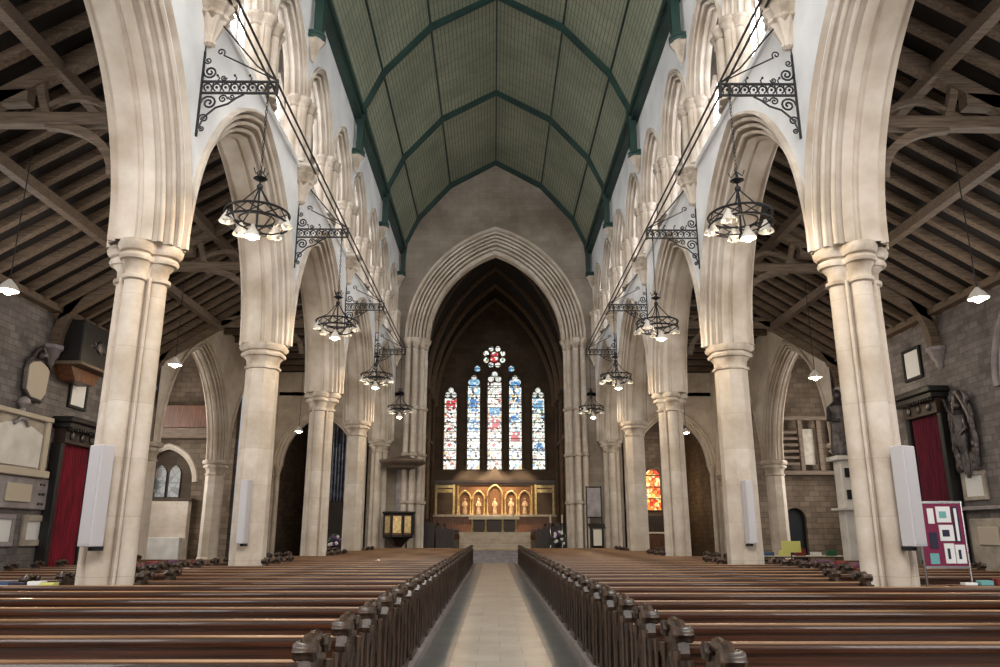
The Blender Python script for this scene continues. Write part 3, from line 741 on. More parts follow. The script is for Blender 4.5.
# reredos
t = thing('reredos', 'gilded carved reredos with arched niches and painted figures behind the altar', 'reredos', (0, 59.95, 1.6))
MB().box(-4.7, 4.7, -.2, 0, 1.2, 3.75).build('back_wall', 'goldbg', t); MB().box(-4.7, 4.7, -.24, 0, 0, 1.2).build('plinth', 'brownwood', t)
MB().box(-4.75, 4.75, -.45, 0, 1.15, 1.3).build('shelf', 'ochre', t)
mb = MB(); mb.box(-4.75, 4.75, -.4, 0, 3.7, 3.9); mb.box(-4.75, 4.75, -.32, 0, 3.55, 3.7); mb.build('cornice', 'darkwood', t)
mb = MB(); mb.prism([(-.75, 3.9), (.75, 3.9), (0, 5.0)], lambda u, z: (u, -.25, z), lambda u, z: (u, -.05, z)); mb.build('gable', 'chancel', t)
nx = [-2.3, -1.25, -.0, 1.25, 2.3]
for k, x in enumerate(nx):
    w_ = .5 if k == 2 else .38; zs = 2.7 if k == 2 else 2.45; rise = .75 if k == 2 else .55
    mb = MB(); mp_ = lambda u, z, d: (u, -.2-d, z)
    mould(mb, mp_, x, zs, w_, rise, [(.14, 0), (.14, .12), (.07, .18), (0, .12), (0, 0)], 8)
    for q in (-1, 1): mb.lathe([(.09, 1.3), (.09, 1.4), (.055, 1.46), (.055, zs-.1), (.1, zs)], x+q*(w_+.06), -.3, 8)
    nn = mb.build('niche', 'gold', t, True)
    mb = MB(); mb.lathe([(.16, 1.32), (.17, 1.5), (.13, 1.9), (.16, 2.15), (.1, 2.3), (.05, 2.34)], x, -.32, 12); mb.ball((x, -.32, 2.44), .09, 10)
    for q in (-1, 1): mb.tube([(x+q*.14, -.32, 2.2), (x+q*.17, -.38, 1.95), (x+q*.03, -.46, 1.95)], [.045, .045, .03], 6)
    mb.build('figure', 'figure', nn, True)
for q in (-1, 1):
    mb = MB()
    for x in (3.15, 4.5): mb.cbox(q*x-.08, q*x+.08, -.36, -.2, 1.3, 3.55, .015)
    mb.cbox(min(q*3.07, q*4.58), max(q*3.07, q*4.58), -.34, -.2, 3.3, 3.5, .015)
    mb.cbox(min(q*3.2, q*4.45), max(q*3.2, q*4.45), -.28, -.2, 2.95, 3.2, .015)
    mb.build('side_panel_frame', 'palegold', t)
    MB().box(min(q*3.2, q*4.45), max(q*3.2, q*4.45), -.24, -.2, 1.35, 2.9).build('side_panel', 'chancel', t)
    MB().lathe([(.1, 1.3), (.07, 1.4), (.07, 3.3), (.12, 3.45)], q*2.85, -.32, 8).build('colonnette', 'gold', t, True)
# choir stalls
for s in (-1, 1):
    for r_ in range(2):
        X0 = s*(2.35+r_*1.15)
        t = thing('choir_stall', 'dark oak choir stall with carved ends, %s row on the %s of the chancel' % (['front', 'back'][r_], SIDE[s]), 'choir stall', (X0, 45.2, .6), 0)
        h_ = 1.0+r_*.35
        MB().box(min(0, s*.08), max(0, s*.08), 0, 6.2, 0, h_).build('desk_front', 'darkwood', t)
        MB().cbox(min(-s*.06, s*.4), max(-s*.06, s*.4), 0, 6.2, h_, h_+.05, .01).build('desk_top', 'darkwood', t)
        MB().box(min(s*.55, s*1.0), max(s*.55, s*1.0), 0, 6.2, .3, .5).build('seat', 'darkwood', t)
        for y in (0, 6.15):
            mb = MB(); mb.prism([(0, 0), (1.05, 0), (1.05, h_+.25), (.9, h_+.42), (.7, h_+.2), (.4, h_+.1), (.1, h_+.2), (0, h_+.05)], lambda u, z: (s*u, y-.07, z), lambda u, z: (s*u, y, z))
            e = mb.build('stall_end', 'darkwood', t)
            MB().ball((s*.95, y-.04, h_+.46), .1, 8).build('finial', 'darkwood', e, True)
        mb = MB()
        for k in range(9):
            mould(mb, lambda u, z, d: (-s*d, u, z), .4+k*.68, h_*.55, .24, .3, [(.05, 0), (.03, .04), (0, 0)], 4)
        mb.build('arcaded_carving', 'brownwood', t)
# candle stands at the right of the chancel step
for k, (x, y) in enumerate(((3.15, 44.6), (3.85, 44.9))):
    t = thing('candle_stand', 'tall silver floor candlestick by the chancel step, %s of the pair' % ['left one', 'right one'][k], 'candlestick', (x, y, .6), 0, 'pair of floor candlesticks')
    MB().lathe([(.22, 0), (.22, .05), (.1, .12), (.05, .25), (.05, .7), (.11, .78), (.05, .86), (.04, 1.35), (.1, 1.45), (.14, 1.5)], 0, 0, 12).build('stand', 'silver', t, True)
    MB().lathe([(.05, 1.5), (.05, 1.95)], 0, 0, 8).build('candle', 'candle', t, True)
# ------------------------------------------------------------------ flowers
def flowers(x, y, z, label, s_=1):
    t = thing('flower_arrangement', label, 'flowers', (x, y, z))
    MB().lathe([(.16, 0), (.2, .04), (.08, .12), (.05, .3), (.08, .8), (.2, 1.0), (.22, 1.05)], 0, 0, 12).build('pedestal', 'iron', t, True)
    rn = random.Random(int(x*10)); ml, mp1, mp2 = MB(), MB(), MB()
    for k in range(46):
        a = rn.uniform(0, 2*PI); e = rn.uniform(-.3, 1.4); rr = .38*s_
        p = (rr*math.cos(a)*math.cos(e), rr*math.sin(a)*math.cos(e), 1.15+rr*math.sin(e)*1.2)
        if k % 3 == 0: ml.ball(p, .09, 6, 1, .6, 1.4)
        else: MB().ball(p, .08, 8).build('white_bloom' if k % 3 == 1 else 'purple_bloom', 'petal' if k % 3 == 1 else 'petal2', t, True)
        ml.tube([(0, 0, 1.0), p], .008, 4)
    ml.build('foliage', 'leaf', t, True)
flowers(3.3, 41.2, 0, 'white and purple flower arrangement on a stand right of the chancel arch')
flowers(-6.7, 32.8, 0, 'white flower arrangement on a stand beside the fourth left pier', .6)

# ------------------------------------------------------------------ pulpit with sounding board
t = thing('pulpit', 'dark carved pulpit with lit golden panels below the sounding board', 'pulpit', (-4.85, 39.4, 0))
def octring(r, z, off=PI/8): return [(r*math.cos(off+PI/4*j), r*math.sin(off+PI/4*j), z) for j in range(8)]
MB().loft([octring(.35, 0), octring(.35, .25), octring(.22, .4), octring(.22, .9), octring(.7, 1.35)]).build('stem', 'darkwood', t)
MB().loft([octring(.74, 1.35), octring(.74, 2.5)]).build('body', 'brownwood', t)
mb = MB()
mb.loft([octring(.78, 1.3), octring(.82, 1.36), octring(.78, 1.45)]); mb.loft([octring(.78, 2.42), octring(.86, 2.5), octring(.86, 2.58)])
for j in range(8):
    a = PI/8+PI/4*j; mb.lathe([(.06, 1.4), (.06, 2.45)], .76*math.cos(a), .76*math.sin(a), 8)
mb.build('rails', 'blackwood', t)
for j in range(5, 8):
    a = PI/4*j; d = .70; T = Matrix.Rotation(a, 4, 'Z')
    MB().box(d, d+.015, -.2, .2, 1.55, 2.35, T).build('gilt_panel', 'gold', t)
spot('pulpit_light', (-4.9, 37.9, 4.0), (-4.95, 39.4, 1.9), 22, (1, .6, .25), 40)
t = thing('sounding_board', 'wide flat grey-brown wooden canopy fixed above the pulpit', 'canopy', (-4.75, 39.45, 4.75))
MB().loft([octring(.75, 0), octring(.85, .1), octring(1.15, .22), octring(1.25, .3), octring(1.22, .4)]).build('board', 'rafter', t)
MB().loft([octring(1.0, .4), octring(.3, .6)]).build('cap', 'rafter', t)
MB().box(-.3, .3, .9, 1.65, .05, .35).build('wall_bracket', 'rafter', t)
o = MB().box(-.35, .35, -.04, .04, 0, 3.4).build('pulpit_back_panel', 'greymarble', loc=(-4.9, 41.02, 1.4)); tag(o, 'tall pale back panel on the wall behind the pulpit', 'panel')
# lectern and banner at the right
t = thing('banner_stand', 'pale grey banner panel in a dark frame on a stand, right of the chancel arch', 'banner', (4.98, 39.3, 0))
MB().box(-.34, .34, -.02, .02, 2.35, 3.75).build('banner_cloth', 'greymarble', t)
mb = MB()
for x in (-.37, .37): mb.cyl((x, 0, .05), (x, 0, 3.85), .035, 8)
mb.cyl((-.37, 0, 3.8), (.37, 0, 3.8), .03, 8); mb.cyl((-.37, 0, 2.3), (.37, 0, 2.3), .03, 8); mb.box(-.45, .45, -.25, .25, 0, .06); mb.build('frame', 'iron', t)
t = thing('lectern', 'dark wooden lectern with white hanging cloth under the grey banner', 'lectern', (4.95, 38.3, 0))
mb = MB(); mb.cbox(-.4, .4, -.3, .3, 0, .12, .02); mb.cbox(-.32, -.24, -.2, .2, .12, 1.75, .01); mb.cbox(.24, .32, -.2, .2, .12, 1.75, .01); mb.cbox(-.32, .32, .1, .2, .12, 1.7, .01); mb.build('case', 'blackwood', t)
mb = MB(); mb.prism([(-.3, 1.75), (.3, 1.95), (.3, 2.0), (-.3, 1.8)], lambda u, z: (-.4, u, z), lambda u, z: (.4, u, z)); mb.build('desk', 'blackwood', t)
MB().box(-.2, .2, -.26, -.22, .95, 1.7).build('cloth', 'linen', t)

# ------------------------------------------------------------------ pews
def make_pew(L, name='pew', detail=True):
    t = thing(name, 'x', 'pew', (0, 0, 0))
    # y = 0 is the back; the congregation faces +y ; a ledge for books hangs on the -y face
    mb = MB(); mb.cbox(.06, L-.06, .0, .05, .2, .80, .006); mb.build('backrest', 'pew', t)
    MB().loft([[(x, y, z) for y, z in ((-.02, .79), (-.03, .83), (-.02, .855), (.0, .865), (.045, .865), (.06, .85), (.065, .82), (.06, .79))] for x in (.06, L-.06)]).build('top_rail', 'pew', t, True)
    MB().tube([(.06, -.018, .862), (L-.06, -.018, .862)], .014, 8).build('rail_highlight_bead', 'pewhighlight', t, True)  # pale strip painting the highlight along the rail
    MB().tube([(.06, .0, .60), (L-.06, .0, .60)], .016, 6).build('back_moulding', 'pewhighlight', t, True)
    MB().cbox(.055, L-.055, -.215, -.195, .66, .715, .005).build('ledge_lip', 'pewhighlight', t)
    mb = MB(); mb.cbox(.06, L-.06, -.2, .0, .655, .685, .006)
    for k in range(int(L/1.2)+1): 
        x = .2+k*(L-.4)/max(1, int(L/1.2)); mb.box(x-.015, x+.015, -.16, 0, .56, .656)
    mb.build('book_ledge', 'pew', t)
    MB().cbox(.06, L-.06, .05, .46, .42, .46, .01).build('seat', 'pew', t)
    MB().box(.06, L-.06, -.01, .06, .0, .2).build('bottom_rail', 'pew', t)
    MB().cbox(.06, L-.06, -.36, -.22, .14, .18, .01).build('kneeler', 'pew', t)
    prof = [(-.22, 0), (.48, 0), (.48, .34), (.42, .46), (.34, .52), (.28, .66), (.24, .78), (.2, .9), (.1, .93), (0, .95), (-.1, .92), (-.17, .9), (-.2, .82), (-.17, .74), (-.22, .66)]
    for q, x in ((-1, 0), (1, L)):
        mb = MB(); a, b_ = (x-.035, x+.035)
        mb.prism(prof, lambda u, z: (a, u, z), lambda u, z: (b_, u, z))
        fx = x+q*.035
        # raised pointed panel
        mould(mb, lambda u, z, d: (fx+q*d, u, z), .04, .55, .13, .22, [(.03, 0), (.015, .015), (0, 0)], 5)
        mb.box(min(fx, fx+q*.03), max(fx, fx+q*.03), -.22, .48, 0, .1)
        e = mb.build('pew_end', 'pewend', t)
        if detail:
            mb = MB()
            for u in (-.17, .2): mb.lathe([(.03, .1), (.02, .16), (.02, .74), (.035, .8), (.035, .84)], fx+q*.012, u, 8)
            for xx in (x-.022, x+.022): mb.lathe([(.026, .0), (.026, .1), (.018, .14), (.018, .66), (.028, .72), (.028, .78)], xx, -.225, 8)
            mb.build('colonnette', 'pewend', e, True)
            # carved leafy scrolls crowning the end
            mb = MB()
            for u, z, r_ in ((-.15, .945, .06), (.14, .95, .058)):
                n = 30; rings = []
                for xx, rr in ((-.07, .3), (-.068, .8), (-.05, 1), (-.02, .82), (0, .8), (.02, .82), (.05, 1), (.068, .8), (.07, .3)):
                    rings.append([(x+xx, u+rr*r_*(1+.13*math.cos(6*2*PI*j/n))*math.cos(2*PI*j/n), z+rr*r_*(1+.13*math.cos(6*2*PI*j/n))*math.sin(2*PI*j/n)) for j in range(n)])
                mb.loft(rings)
            mb.tube([(x, -.15, .96), (x, -.07, 1.0), (x, 0, .985), (x, .07, 1.0), (x, .14, .96)], [.03, .045, .035, .045, .03], 8)
            mb.build('poppyhead', 'pewend', e, True)
    return t
LENS = {'bay': 5.35, 'short': 4.2, 'wide': 7.7, 'aisle': 3.5}
used = {}; protos = {k: make_pew(v) for k, v in LENS.items()}
for p_ in protos.values(): p_.scale = (1, 1, .89)
def place_pew(kind, x, y, label, group):
    p = protos[kind]
    if kind not in used: used[kind] = 1; o = p; o.location = (x, y, .08 if kind != 'aisle' else -.02)
    else: o = dup(p, (x, y, .08 if kind != 'aisle' else -.02))
    o['label'] = label; o['category'] = 'pew'; o['group'] = group; o.rotation_euler = (0, 0, 0)
    return o
for s in (-1, 1):
    y = 4.65 if s < 0 else 4.3; k = 0
    while y < 37.6:
        d = min(abs(y-p) for p in PY)
        if y < 7.2: kind = 'short'
        elif y < 11.6: kind = 'wide'
        elif d < 1.25: kind = 'short'
        else: kind = 'bay'
        L = LENS[kind]; x = 1.12 if s > 0 else -1.12-L
        if k < 10: lb = '%s long varnished pew of the %s bank, counting from the camera along the aisle' % (ORD[k], SIDE[s])
        else: lb = 'distant varnished pew far up the %s bank beside the central aisle' % SIDE[s]
        place_pew(kind, x, y, lb, '%s bank of nave pews' % SIDE[s]); y += 1.05; k += 1
    y = 12.9 if s < 0 else 15.0; k = 0
    while y < (25 if s < 0 else 23.6):
        d = min(abs(y-p) for p in PY)
        x = 7.55 if s > 0 else -7.55-3.5
        lb = 'short wooden pew in the %s side aisle behind the piers, %s row' % (SIDE[s], ORD[k]) if k < 12 else 'short wooden pew at the far end of the %s side aisle' % SIDE[s]
        place_pew('aisle', x, y, lb, '%s side aisle pews' % SIDE[s]); y += 1.05; k += 1
    # hassocks hanging on the aisle pews and books left on ledges
    rn = random.Random(3+s)
    for k in range(8):
        yy = 13.95+1.05*(k % 4)-.28; x = s*(7.9+.62*(k//4)+rn.uniform(0, .2))
        o = MB().cbox(-.18, .18, -.06, .06, .0, .26, .04).build('hassock', 'purple' if k % 3 else 'redcloth', loc=(x, yy+4.25, .60)); 
        tag(o, '%s embroidered hassock on a pew ledge in the %s side aisle' % ('purple' if k % 3 else 'red', SIDE[s]), 'hassock', '%s hassocks in the %s aisle' % ('purple' if k % 3 else 'red', SIDE[s]))
# yellow service card on the ledge of a near right pew
o = MB().cbox(-.16, .16, -.1, .1, 0, .012, .003).build('service_card', 'yellow', loc=(1.5, 4.2, .70)); tag(o, 'yellow service card lying on a near pew ledge right of the aisle', 'card')

# ------------------------------------------------------------------ speakers on the piers
def speaker(x, y, z, rz, h, w_, label):
    t = thing('column_speaker', label, 'speaker', (x, y, z), rz)
    mb = MB(); mb.cbox(-w_/2, w_/2, -.11, .11, 0, h, .012); mb.build('cabinet', 'speaker', t)
    mb = MB(); mb.box(-w_/2+.03, w_/2-.03, -.118, -.108, .04, h-.04); mb.build('grille', 'speaker', t)
    mb = MB(); mb.box(-.04, .04, .0, .2, -.06, .0); mb.build('mount', 'iron', t)
for s in (-1, 1):
    speaker(s*6.24 if s > 0 else -6.1, 11.80, 1.35, R(s*28), 1.5, .30, 'tall white column loudspeaker on the nearest %s pier' % SIDE[s])
    speaker(s*6.1, 18.86, 1.3, R(s*12), 1.5, .2, 'slim white column loudspeaker on the second %s pier' % SIDE[s])

# ------------------------------------------------------------------ wrought iron brackets and chandeliers
def spiral(cx, cz, r0, turns, a0, q=1, n=18):
    return [(cx+r0*(1-i/n*.85)*math.cos(a0+q*turns*2*PI*i/n), 0, cz+r0*(1-i/n*.85)*math.sin(a0+q*turns*2*PI*i/n)) for i in range(n+1)]
def make_bracket():
    # local x points into the nave, wall at x = 0
    t = thing('iron_bracket', 'x', 'bracket', (0, 0, 0))
    mb = MB(); mb.box(-.02, .02, -.025, .025, -1.0, .75); mb.tube([(0, 0, .75), (.02, 0, 1.1), (-.06, 0, 1.25)], .014, 5); mb.build('wall_bar', 'iron', t)
    mb = MB(); mb.box(0, 1.42, -.02, .02, .1, .135); mb.box(0, 1.42, -.02, .02, -.135, -.1)
    mb.box(1.38, 1.42, -.03, .03, -.16, .16); mb.box(1.22, 1.26, -.02, .02, -.2, .1); mb.build('arm', 'iron', t)
    mb = MB()
    for k in range(8):
        x = .12+k*.165; mb.tube([(x+.07*math.cos(2*PI*i/10), 0, .075*math.sin(2*PI*i/10)) for i in range(8)], .016, 5); mb.ball((x, 0, 0), .028, 6)
        mb.tube([(x+.07, 0, -.08), (x+.1, 0, .09)], .014, 4)
    mb.build('arm_scrollwork', 'iron', t)
    mb = MB()
    mb.tube([(.02, 0, -.85), (.1, 0, -.62), (.3, 0, -.42), (.52, 0, -.34), (.66, 0, -.22), (.8, 0, -.14)], .02, 5)
    mb.tube(spiral(.17, -.32, .15, 1.7, PI, -1), .02, 5); mb.tube(spiral(.14, .32, .13, 1.7, PI, 1), .02, 5)
    mb.tube(spiral(.1, -.64, .09, 1.5, PI, -1), .017, 5); mb.tube(spiral(.42, -.24, .085, 1.5, 0, 1), .016, 5)
    mb.tube(spiral(.58, -.2, .06, 1.4, PI, 1), .014, 5); mb.tube(spiral(.4, .2, .06, 1.4, 0, -1), .014, 5); mb.tube(spiral(.08, .56, .07, 1.4, PI, 1), .015, 5)
    mb.tube(spiral(.08, -.86, .06, 1.4, PI, -1), .015, 5)
    for x in (.3, .62, .9): mb.tube([(x, 0, .13), (x+.02, 0, .2), (x-.02, 0, .24)], .014, 5); mb.ball((x-.02, 0, .25), .025, 6)
    mb.build('scrolls', 'iron', t)
    mb = MB()
    mb.tube([(1.4, 0, .14), (1.0, 0, .45), (.3, 0, 1.3), (-.02, 0, 1.75)], .018, 5); mb.tube(spiral(.0, 1.66, .11, 1.1, 0, 1, 12), .018, 5)
    mb.tube([(1.4, 0, .14), (.9, 0, .4), (.35, 0, .68)], .015, 5); mb.tube(spiral(.3, .74, .08, 1.2, -.6, 1, 12), .015, 5)
    mb.build('stay', 'iron', t)
    return t
def make_chandelier():
    t = thing('chandelier', 'x', 'chandelier', (0, 0, 0))   # origin at ring centre, hangs from z = +2.45
    rg = lambda r, z, n=28: [(r*math.cos(2*PI*i/n), r*math.sin(2*PI*i/n), z) for i in range(n)]
    mb = MB(); mb.tube(rg(.55, .1), .022, 6, True); mb.tube(rg(.55, -.08), .022, 6, True); mb.tube(rg(.3, .0, 20), .016, 5, True); mb.build('ring', 'iron', t, True)
    mb = MB()
    for k in range(12):
        a = 2*PI*k/12; c, s_ = math.cos(a)*.55, math.sin(a)*.55; a2 = a+2*PI/12
        mb.tube([(c, s_, -.08), (math.cos(a2)*.55, math.sin(a2)*.55, .1)], .012, 4); mb.tube([(c, s_, .1), (math.cos(a2)*.55, math.sin(a2)*.55, -.08)], .012, 4)
    mb.build('ring_lattice', 'iron', t)
    mb = MB()
    mb.tube([(0, 0, -.3), (0, 0, .95)], .02, 6); mb.ball((0, 0, -.3), .06, 8); mb.ball((0, 0, .62), .06, 8); mb.lathe([(.02, .72), (.13, .78), (.02, .84)], 0, 0, 10)
    for k in range(4):
        a = PI/2*k+PI/4
        mb.tube([(.02*math.cos(a), .02*math.sin(a), .6), (.3*math.cos(a), .3*math.sin(a), .25), (.55*math.cos(a), .55*math.sin(a), .1)], .014, 5)
        mb.tube([(0, 0, -.25), (.3*math.cos(a), .3*math.sin(a), -.2), (.55*math.cos(a), .55*math.sin(a), -.08)], .014, 5)
        mb.tube([(.0, 0, .95), (.1*math.cos(a), .1*math.sin(a), .85), (.14*math.cos(a), .14*math.sin(a), .95)], .012, 5)
    mb.build('stem', 'iron', t)
    mb = MB(); z = .95
    k = 0
    while z < 2.39:
        mb.tube([(0.02*math.cos(2*PI*i/8)*(k % 2), 0.02*math.cos(2*PI*i/8)*(1-k % 2), z+.04+.045*math.sin(2*PI*i/8)) for i in range(8)], .007, 4, True); z += .075; k += 1
    mb.build('chain', 'iron', t)
    for k in range(5):
        a = 2*PI*k/5-PI/2+.25; r_ = .5
        x, y = r_*math.cos(a), r_*math.sin(a)
        if k == 0: x, y = .0, -.18
        zt = -.06 if k else -.3
        mb = MB(); mb.lathe([(.03, zt+.13), (.04, zt+.09), (.075, zt+.03), (.125, zt-.06), (.14, zt-.1), (.125, zt-.1), (.07, zt+.02), (.02, zt+.08)], x, y, 14)
        sh = mb.build('lamp_shade', 'shade', t, True)
        mb = MB(); mb.ball((x, y, zt-.08), .08 if k == 0 else .055, 10); mb.build('bulb', 'glow' if k in (0,) else 'bulboff', sh, True)
    return t
b0 = make_bracket(); c0 = make_chandelier()
first = True
for s in (-1, 1):
    for i, y in enumerate(PY[1:5]):
        lb = 'scrolled black iron bracket on the wall above the %s %s pier' % (ORD[i], SIDE[s])
        lc = '%s iron ring chandelier with glass shades hanging on the %s side' % (ORD[i], SIDE[s])
        if first: b, c_ = b0, c0; first = False
        else: b, c_ = dup(b0, (0, 0, 0)), dup(c0, (0, 0, 0))
        b.location = (s*5.5, y, 9.5); b.rotation_euler = (0, 0, PI if s > 0 else 0); b['label'] = lb; b['group'] = 'iron chandelier brackets'
        c_.location = (s*4.26, y, 6.88); c_.rotation_euler = (0, 0, .0 if s < 0 else .3); c_['label'] = lc; c_['group'] = 'iron chandeliers'
        point('chandelier_light', (s*4.26, y-.18, 6.42), 120, (1, .80, .55), .1)
    # pair of iron tie rods running from corbel to corbel
    for k, (dx, dz) in enumerate(((0, 0), (.1, -.1))):
        mb = MB(); mb.cyl((s*(4.98+dx), 4.5, 11.36+dz), (s*(4.98+dx), 40.9, 11.36+dz), .028, 6)
        o = mb.build('tie_rod', 'iron'); tag(o, '%s of the two thin iron rods running along the %s wall past the corbels' % (['upper', 'lower'][k], SIDE[s]), 'rod', 'iron rods on the nave walls')

# ------------------------------------------------------------------ side aisles
AX = 12.2
roofz = lambda x: 7.57+(AX-abs(x))*.62
for s in (-1, 1):
    mpa = lambda u, z, d, s=s: (s*(AX-d), u, z)
    wh = [Hole(1.9, 1.5, 3.7, 5.0, 1.8), Hole(8.9, 1.5, 3.7, 5.0, 1.8), Hole(15.98, 1.75, 3.4, 5.0, 2.0)]
    mb = MB(); panel(mb, mpa, -7.5, 26.3, zc(0), zc(7.6), wh, 0, -.6)
    struct(mb.build('wall_'+SIDE[s]+'_aisle', 'aislewall'))
    for k, h in enumerate(wh):
        mb = MB(); pts = [(h.uc-h.w, h.zb)]+[(u, h.hi(u)) for u in h.us(8)]+[(h.uc+h.w, h.zb)]
        mb.prism(pts, lambda u, z: mpa(u, z, -.45), lambda u, z: mpa(u, z, -.48))
        g = struct(mb.build('window_%d' % (50+k+(5 if s > 0 else 0)), 'aisleglass'))
        mb = MB()
        for du in (-.55, .55): mb.tube([mpa(h.uc+du, h.zb, -.4), mpa(h.uc+du, h.zs+1.1, -.4)], .06, 6)
        mb.build('mullion', 'stone', g)
        mb = MB(); mould(mb, mpa, h.uc, h.zs, h.w, 2.0 if h.w > 1.6 else 1.8, [(.42, 0), (.42, .12), (.34, .14), (.3, .05), (.3, 0)]+roll(.2, .0, .07)+[(.08, -.1), (0, -.14), (0, -.44)], 12)
        for q in (-1, 1):
            mb.add([mpa(h.uc+q*(h.w+.3), z, d) for z in (h.zb, h.zs) for d in (.02,)]+[mpa(h.uc+q*h.w, z, -.14) for z in (h.zb, h.zs)], [(0, 1, 3, 2)])
            mb.tube([mpa(h.uc+q*(h.w+.18), h.zb, .0), mpa(h.uc+q*(h.w+.18), h.zs, .0)], .08, 8)
        mb.build('window_moulding', 'greymarble', g, True)
    # roof boarding
    mb = MB(); mb.prism([(6.8, roofz(6.8)), (12.8, roofz(12.8)), (12.8, roofz(12.8)+.1), (6.8, roofz(6.8)+.1)], lambda u, z: (s*u, -7.5, z), lambda u, z: (s*u, 26.6, z))
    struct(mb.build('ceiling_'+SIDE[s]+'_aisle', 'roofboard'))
    # wall plate
    struct(MB().box(min(s*11.95, s*12.3), max(s*11.95, s*12.3), -7.5, 26.5, 7.4, 7.58).build('trim_%d' % (14 if s < 0 else 15), 'rafter'))
    # rafters with their short ashlar pieces
    y = 5.0; proto = None
    while y < 26.4:
        if min(abs(y-p) for p in PY) > .22:
            if proto is None:
                proto = thing('rafter', 'brown roof rafter of the %s side aisle sloping down to the outer wall' % SIDE[s], 'rafter', (0, y, 0), 0, 'rafters of the %s aisle roof' % SIDE[s])
                MB().bar([(s*6.82, 0, roofz(6.82)-.09), (s*12.25, 0, roofz(12.25)-.09)], .17, .2, (0, 1, 0)).build('beam', 'rafter', proto)
                MB().bar([(s*11.98, 0, 7.55), (s*11.1, 0, roofz(11.1)-.15)], .11, .12, (0, 1, 0)).build('strut', 'rafter', proto)
            else: dup(proto, (0, y, 0))
        y += .68
    for k, x in enumerate((8.1, 9.9)):
        o = MB().box(min(s*x-.1, s*x+.1), max(s*x-.1, s*x+.1), -7, 26.5, roofz(x)-.42, roofz(x)-.18).build('purlin', 'rafter')
        tag(o, '%s long purlin under the rafters of the %s side aisle roof' % (['upper', 'lower'][k], SIDE[s]), 'beam', 'aisle roof purlins')
    # trusses
    for i, y in enumerate((5.4, 12.45, 20.3, 26.3)):
        t = thing('roof_truss', '%s aisle roof truss with tie beam and curved braces, on the %s' % (ORD[i] if i else 'frontmost, out of view', SIDE[s]), 'roof truss', (0, y, 0), 0, 'aisle roof trusses')
        t['label'] = ('roof truss with curved braces over the %s aisle at the %s' % (SIDE[s], ['edge of view', 'nearest pier', 'second pier', 'third pier'][i]))
        MB().bar([(s*6.82, 0, roofz(6.82)-.25), (s*12.2, 0, roofz(12.2)-.25)], .24, .3, (0, 1, 0)).build('principal_rafter', 'rafter', t)
        MB().cbox(min(s*6.82, s*9.95), max(s*6.82, s*9.95), -.12, .12, 8.68, 8.92, .02).build('tie_beam', 'rafter', t)
        pts = [(s*(12.05-3.1*math.sin(a)**1), 0, 6.6+2.15*(1-math.cos(a))*1.0) for a in [PI/2*k/10 for k in range(11)]]
        pts = [(s*(12.05-2.6*(1-math.cos(a))), 0, 6.5+2.35*math.sin(a)) for a in [PI/2*k/10 for k in range(11)]]
        pts = [(s*(12.08-3.5*(1-math.cos(a))), 0, 6.5+2.75*math.sin(a)) for a in [PI/2*k/12 for k in range(13)]]
        MB().bar(pts, .24, .26, (0, 1, 0)).build('curved_brace', 'rafter', t)
        pts = [(s*(8.2+.25*math.sin(PI*k/16)), 0, 8.85+.95*k/8) for k in range(9)]
        MB().bar(pts, .14, .14, (0, 1, 0)).build('upper_brace', 'rafter', t)
        pts = [(s*(7.0+1.2*math.sin(a)), 0, 8.0+.7*(1-math.cos(a))+.0) for a in [PI/2*k/8 for k in range(9)]]
        pts = [(s*(6.9+1.3*(1-math.cos(a))), 0, 7.7+1.0*math.sin(a)) for a in [PI/2*k/8 for k in range(9)]]
        MB().bar(pts, .16, .16, (0, 1, 0)).build('arcade_brace', 'rafter', t)
        pts = [(s*(6.95+1.5*k/8), 0, 8.92+.34*math.sin(PI*k/8)) for k in range(9)]
        MB().bar(pts, .1, .1, (0, 1, 0)).build('cusped_brace', 'rafter', t)
        c_ = thing('wall_corbel', 'carved corbel on the %s aisle wall under the brace at the %s' % (SIDE[s], ['edge of view', 'nearest pier', 'second pier', 'third pier'][i]), 'corbel', (s*12.18, y, 6.5), 0, 'aisle wall corbels')
        MB().lathe([(.05, -.6), (.12, -.5), (.12, -.4), (.2, -.3), (.24, -.15), (.3, -.1), (.3, 0)], 0, 0, 16, shape=lambda a: 1+.08*math.cos(7*a)).build('block', 'greymarble', c_, True)
    # outer arcade towards the transept
    ho = [Hole(30.1, 3.42, 4.6, 4.6, 4.5), Hole(37.1, 3.42, 4.6, 4.6, 4.5)]
    mb = MB(); panel(mb, mpa, 26.3, YE, zc(4.6), zc(10.2), ho, .4, -.4)
    struct(mb.build('wall_'+SIDE[s]+'_transept_arcade', 'stone'))
    for k, h in enumerate(ho):
        p = prof_arch(.4, .42); q = [(o_, -d) for o_, d in reversed(prof_arch(.4, .42, False))]
        o = mould(MB(), mpa, h.uc, 4.6, 3.02, 4.1, p+q, 14).build('transept_arch', 'stone', smooth=True)
        tag(o, '%s arch opening from the %s aisle into the transept' % (['nearer', 'farther'][k], SIDE[s]), 'arch', 'transept arches')
    pier(s*AX, 26.7, 'octo', 'stone respond pier at the end of the %s aisle wall' % SIDE[s], 4.6, .38)
    pier(s*AX, 33.6, 'octo', 'stone pier between the two %s transept arches' % SIDE[s], 4.6, .38)
    pier(s*AX, 40.6, 'octo', 'stone respond at the far end of the %s transept arcade' % SIDE[s], 4.6, .38)
    struct(MB().box(min(s*6.8, s*18.6), max(s*6.8, s*18.6), 26.6, YE+.5, 10.1, 10.3).build('ceiling_'+SIDE[s]+'_transept', 'roofboard'))
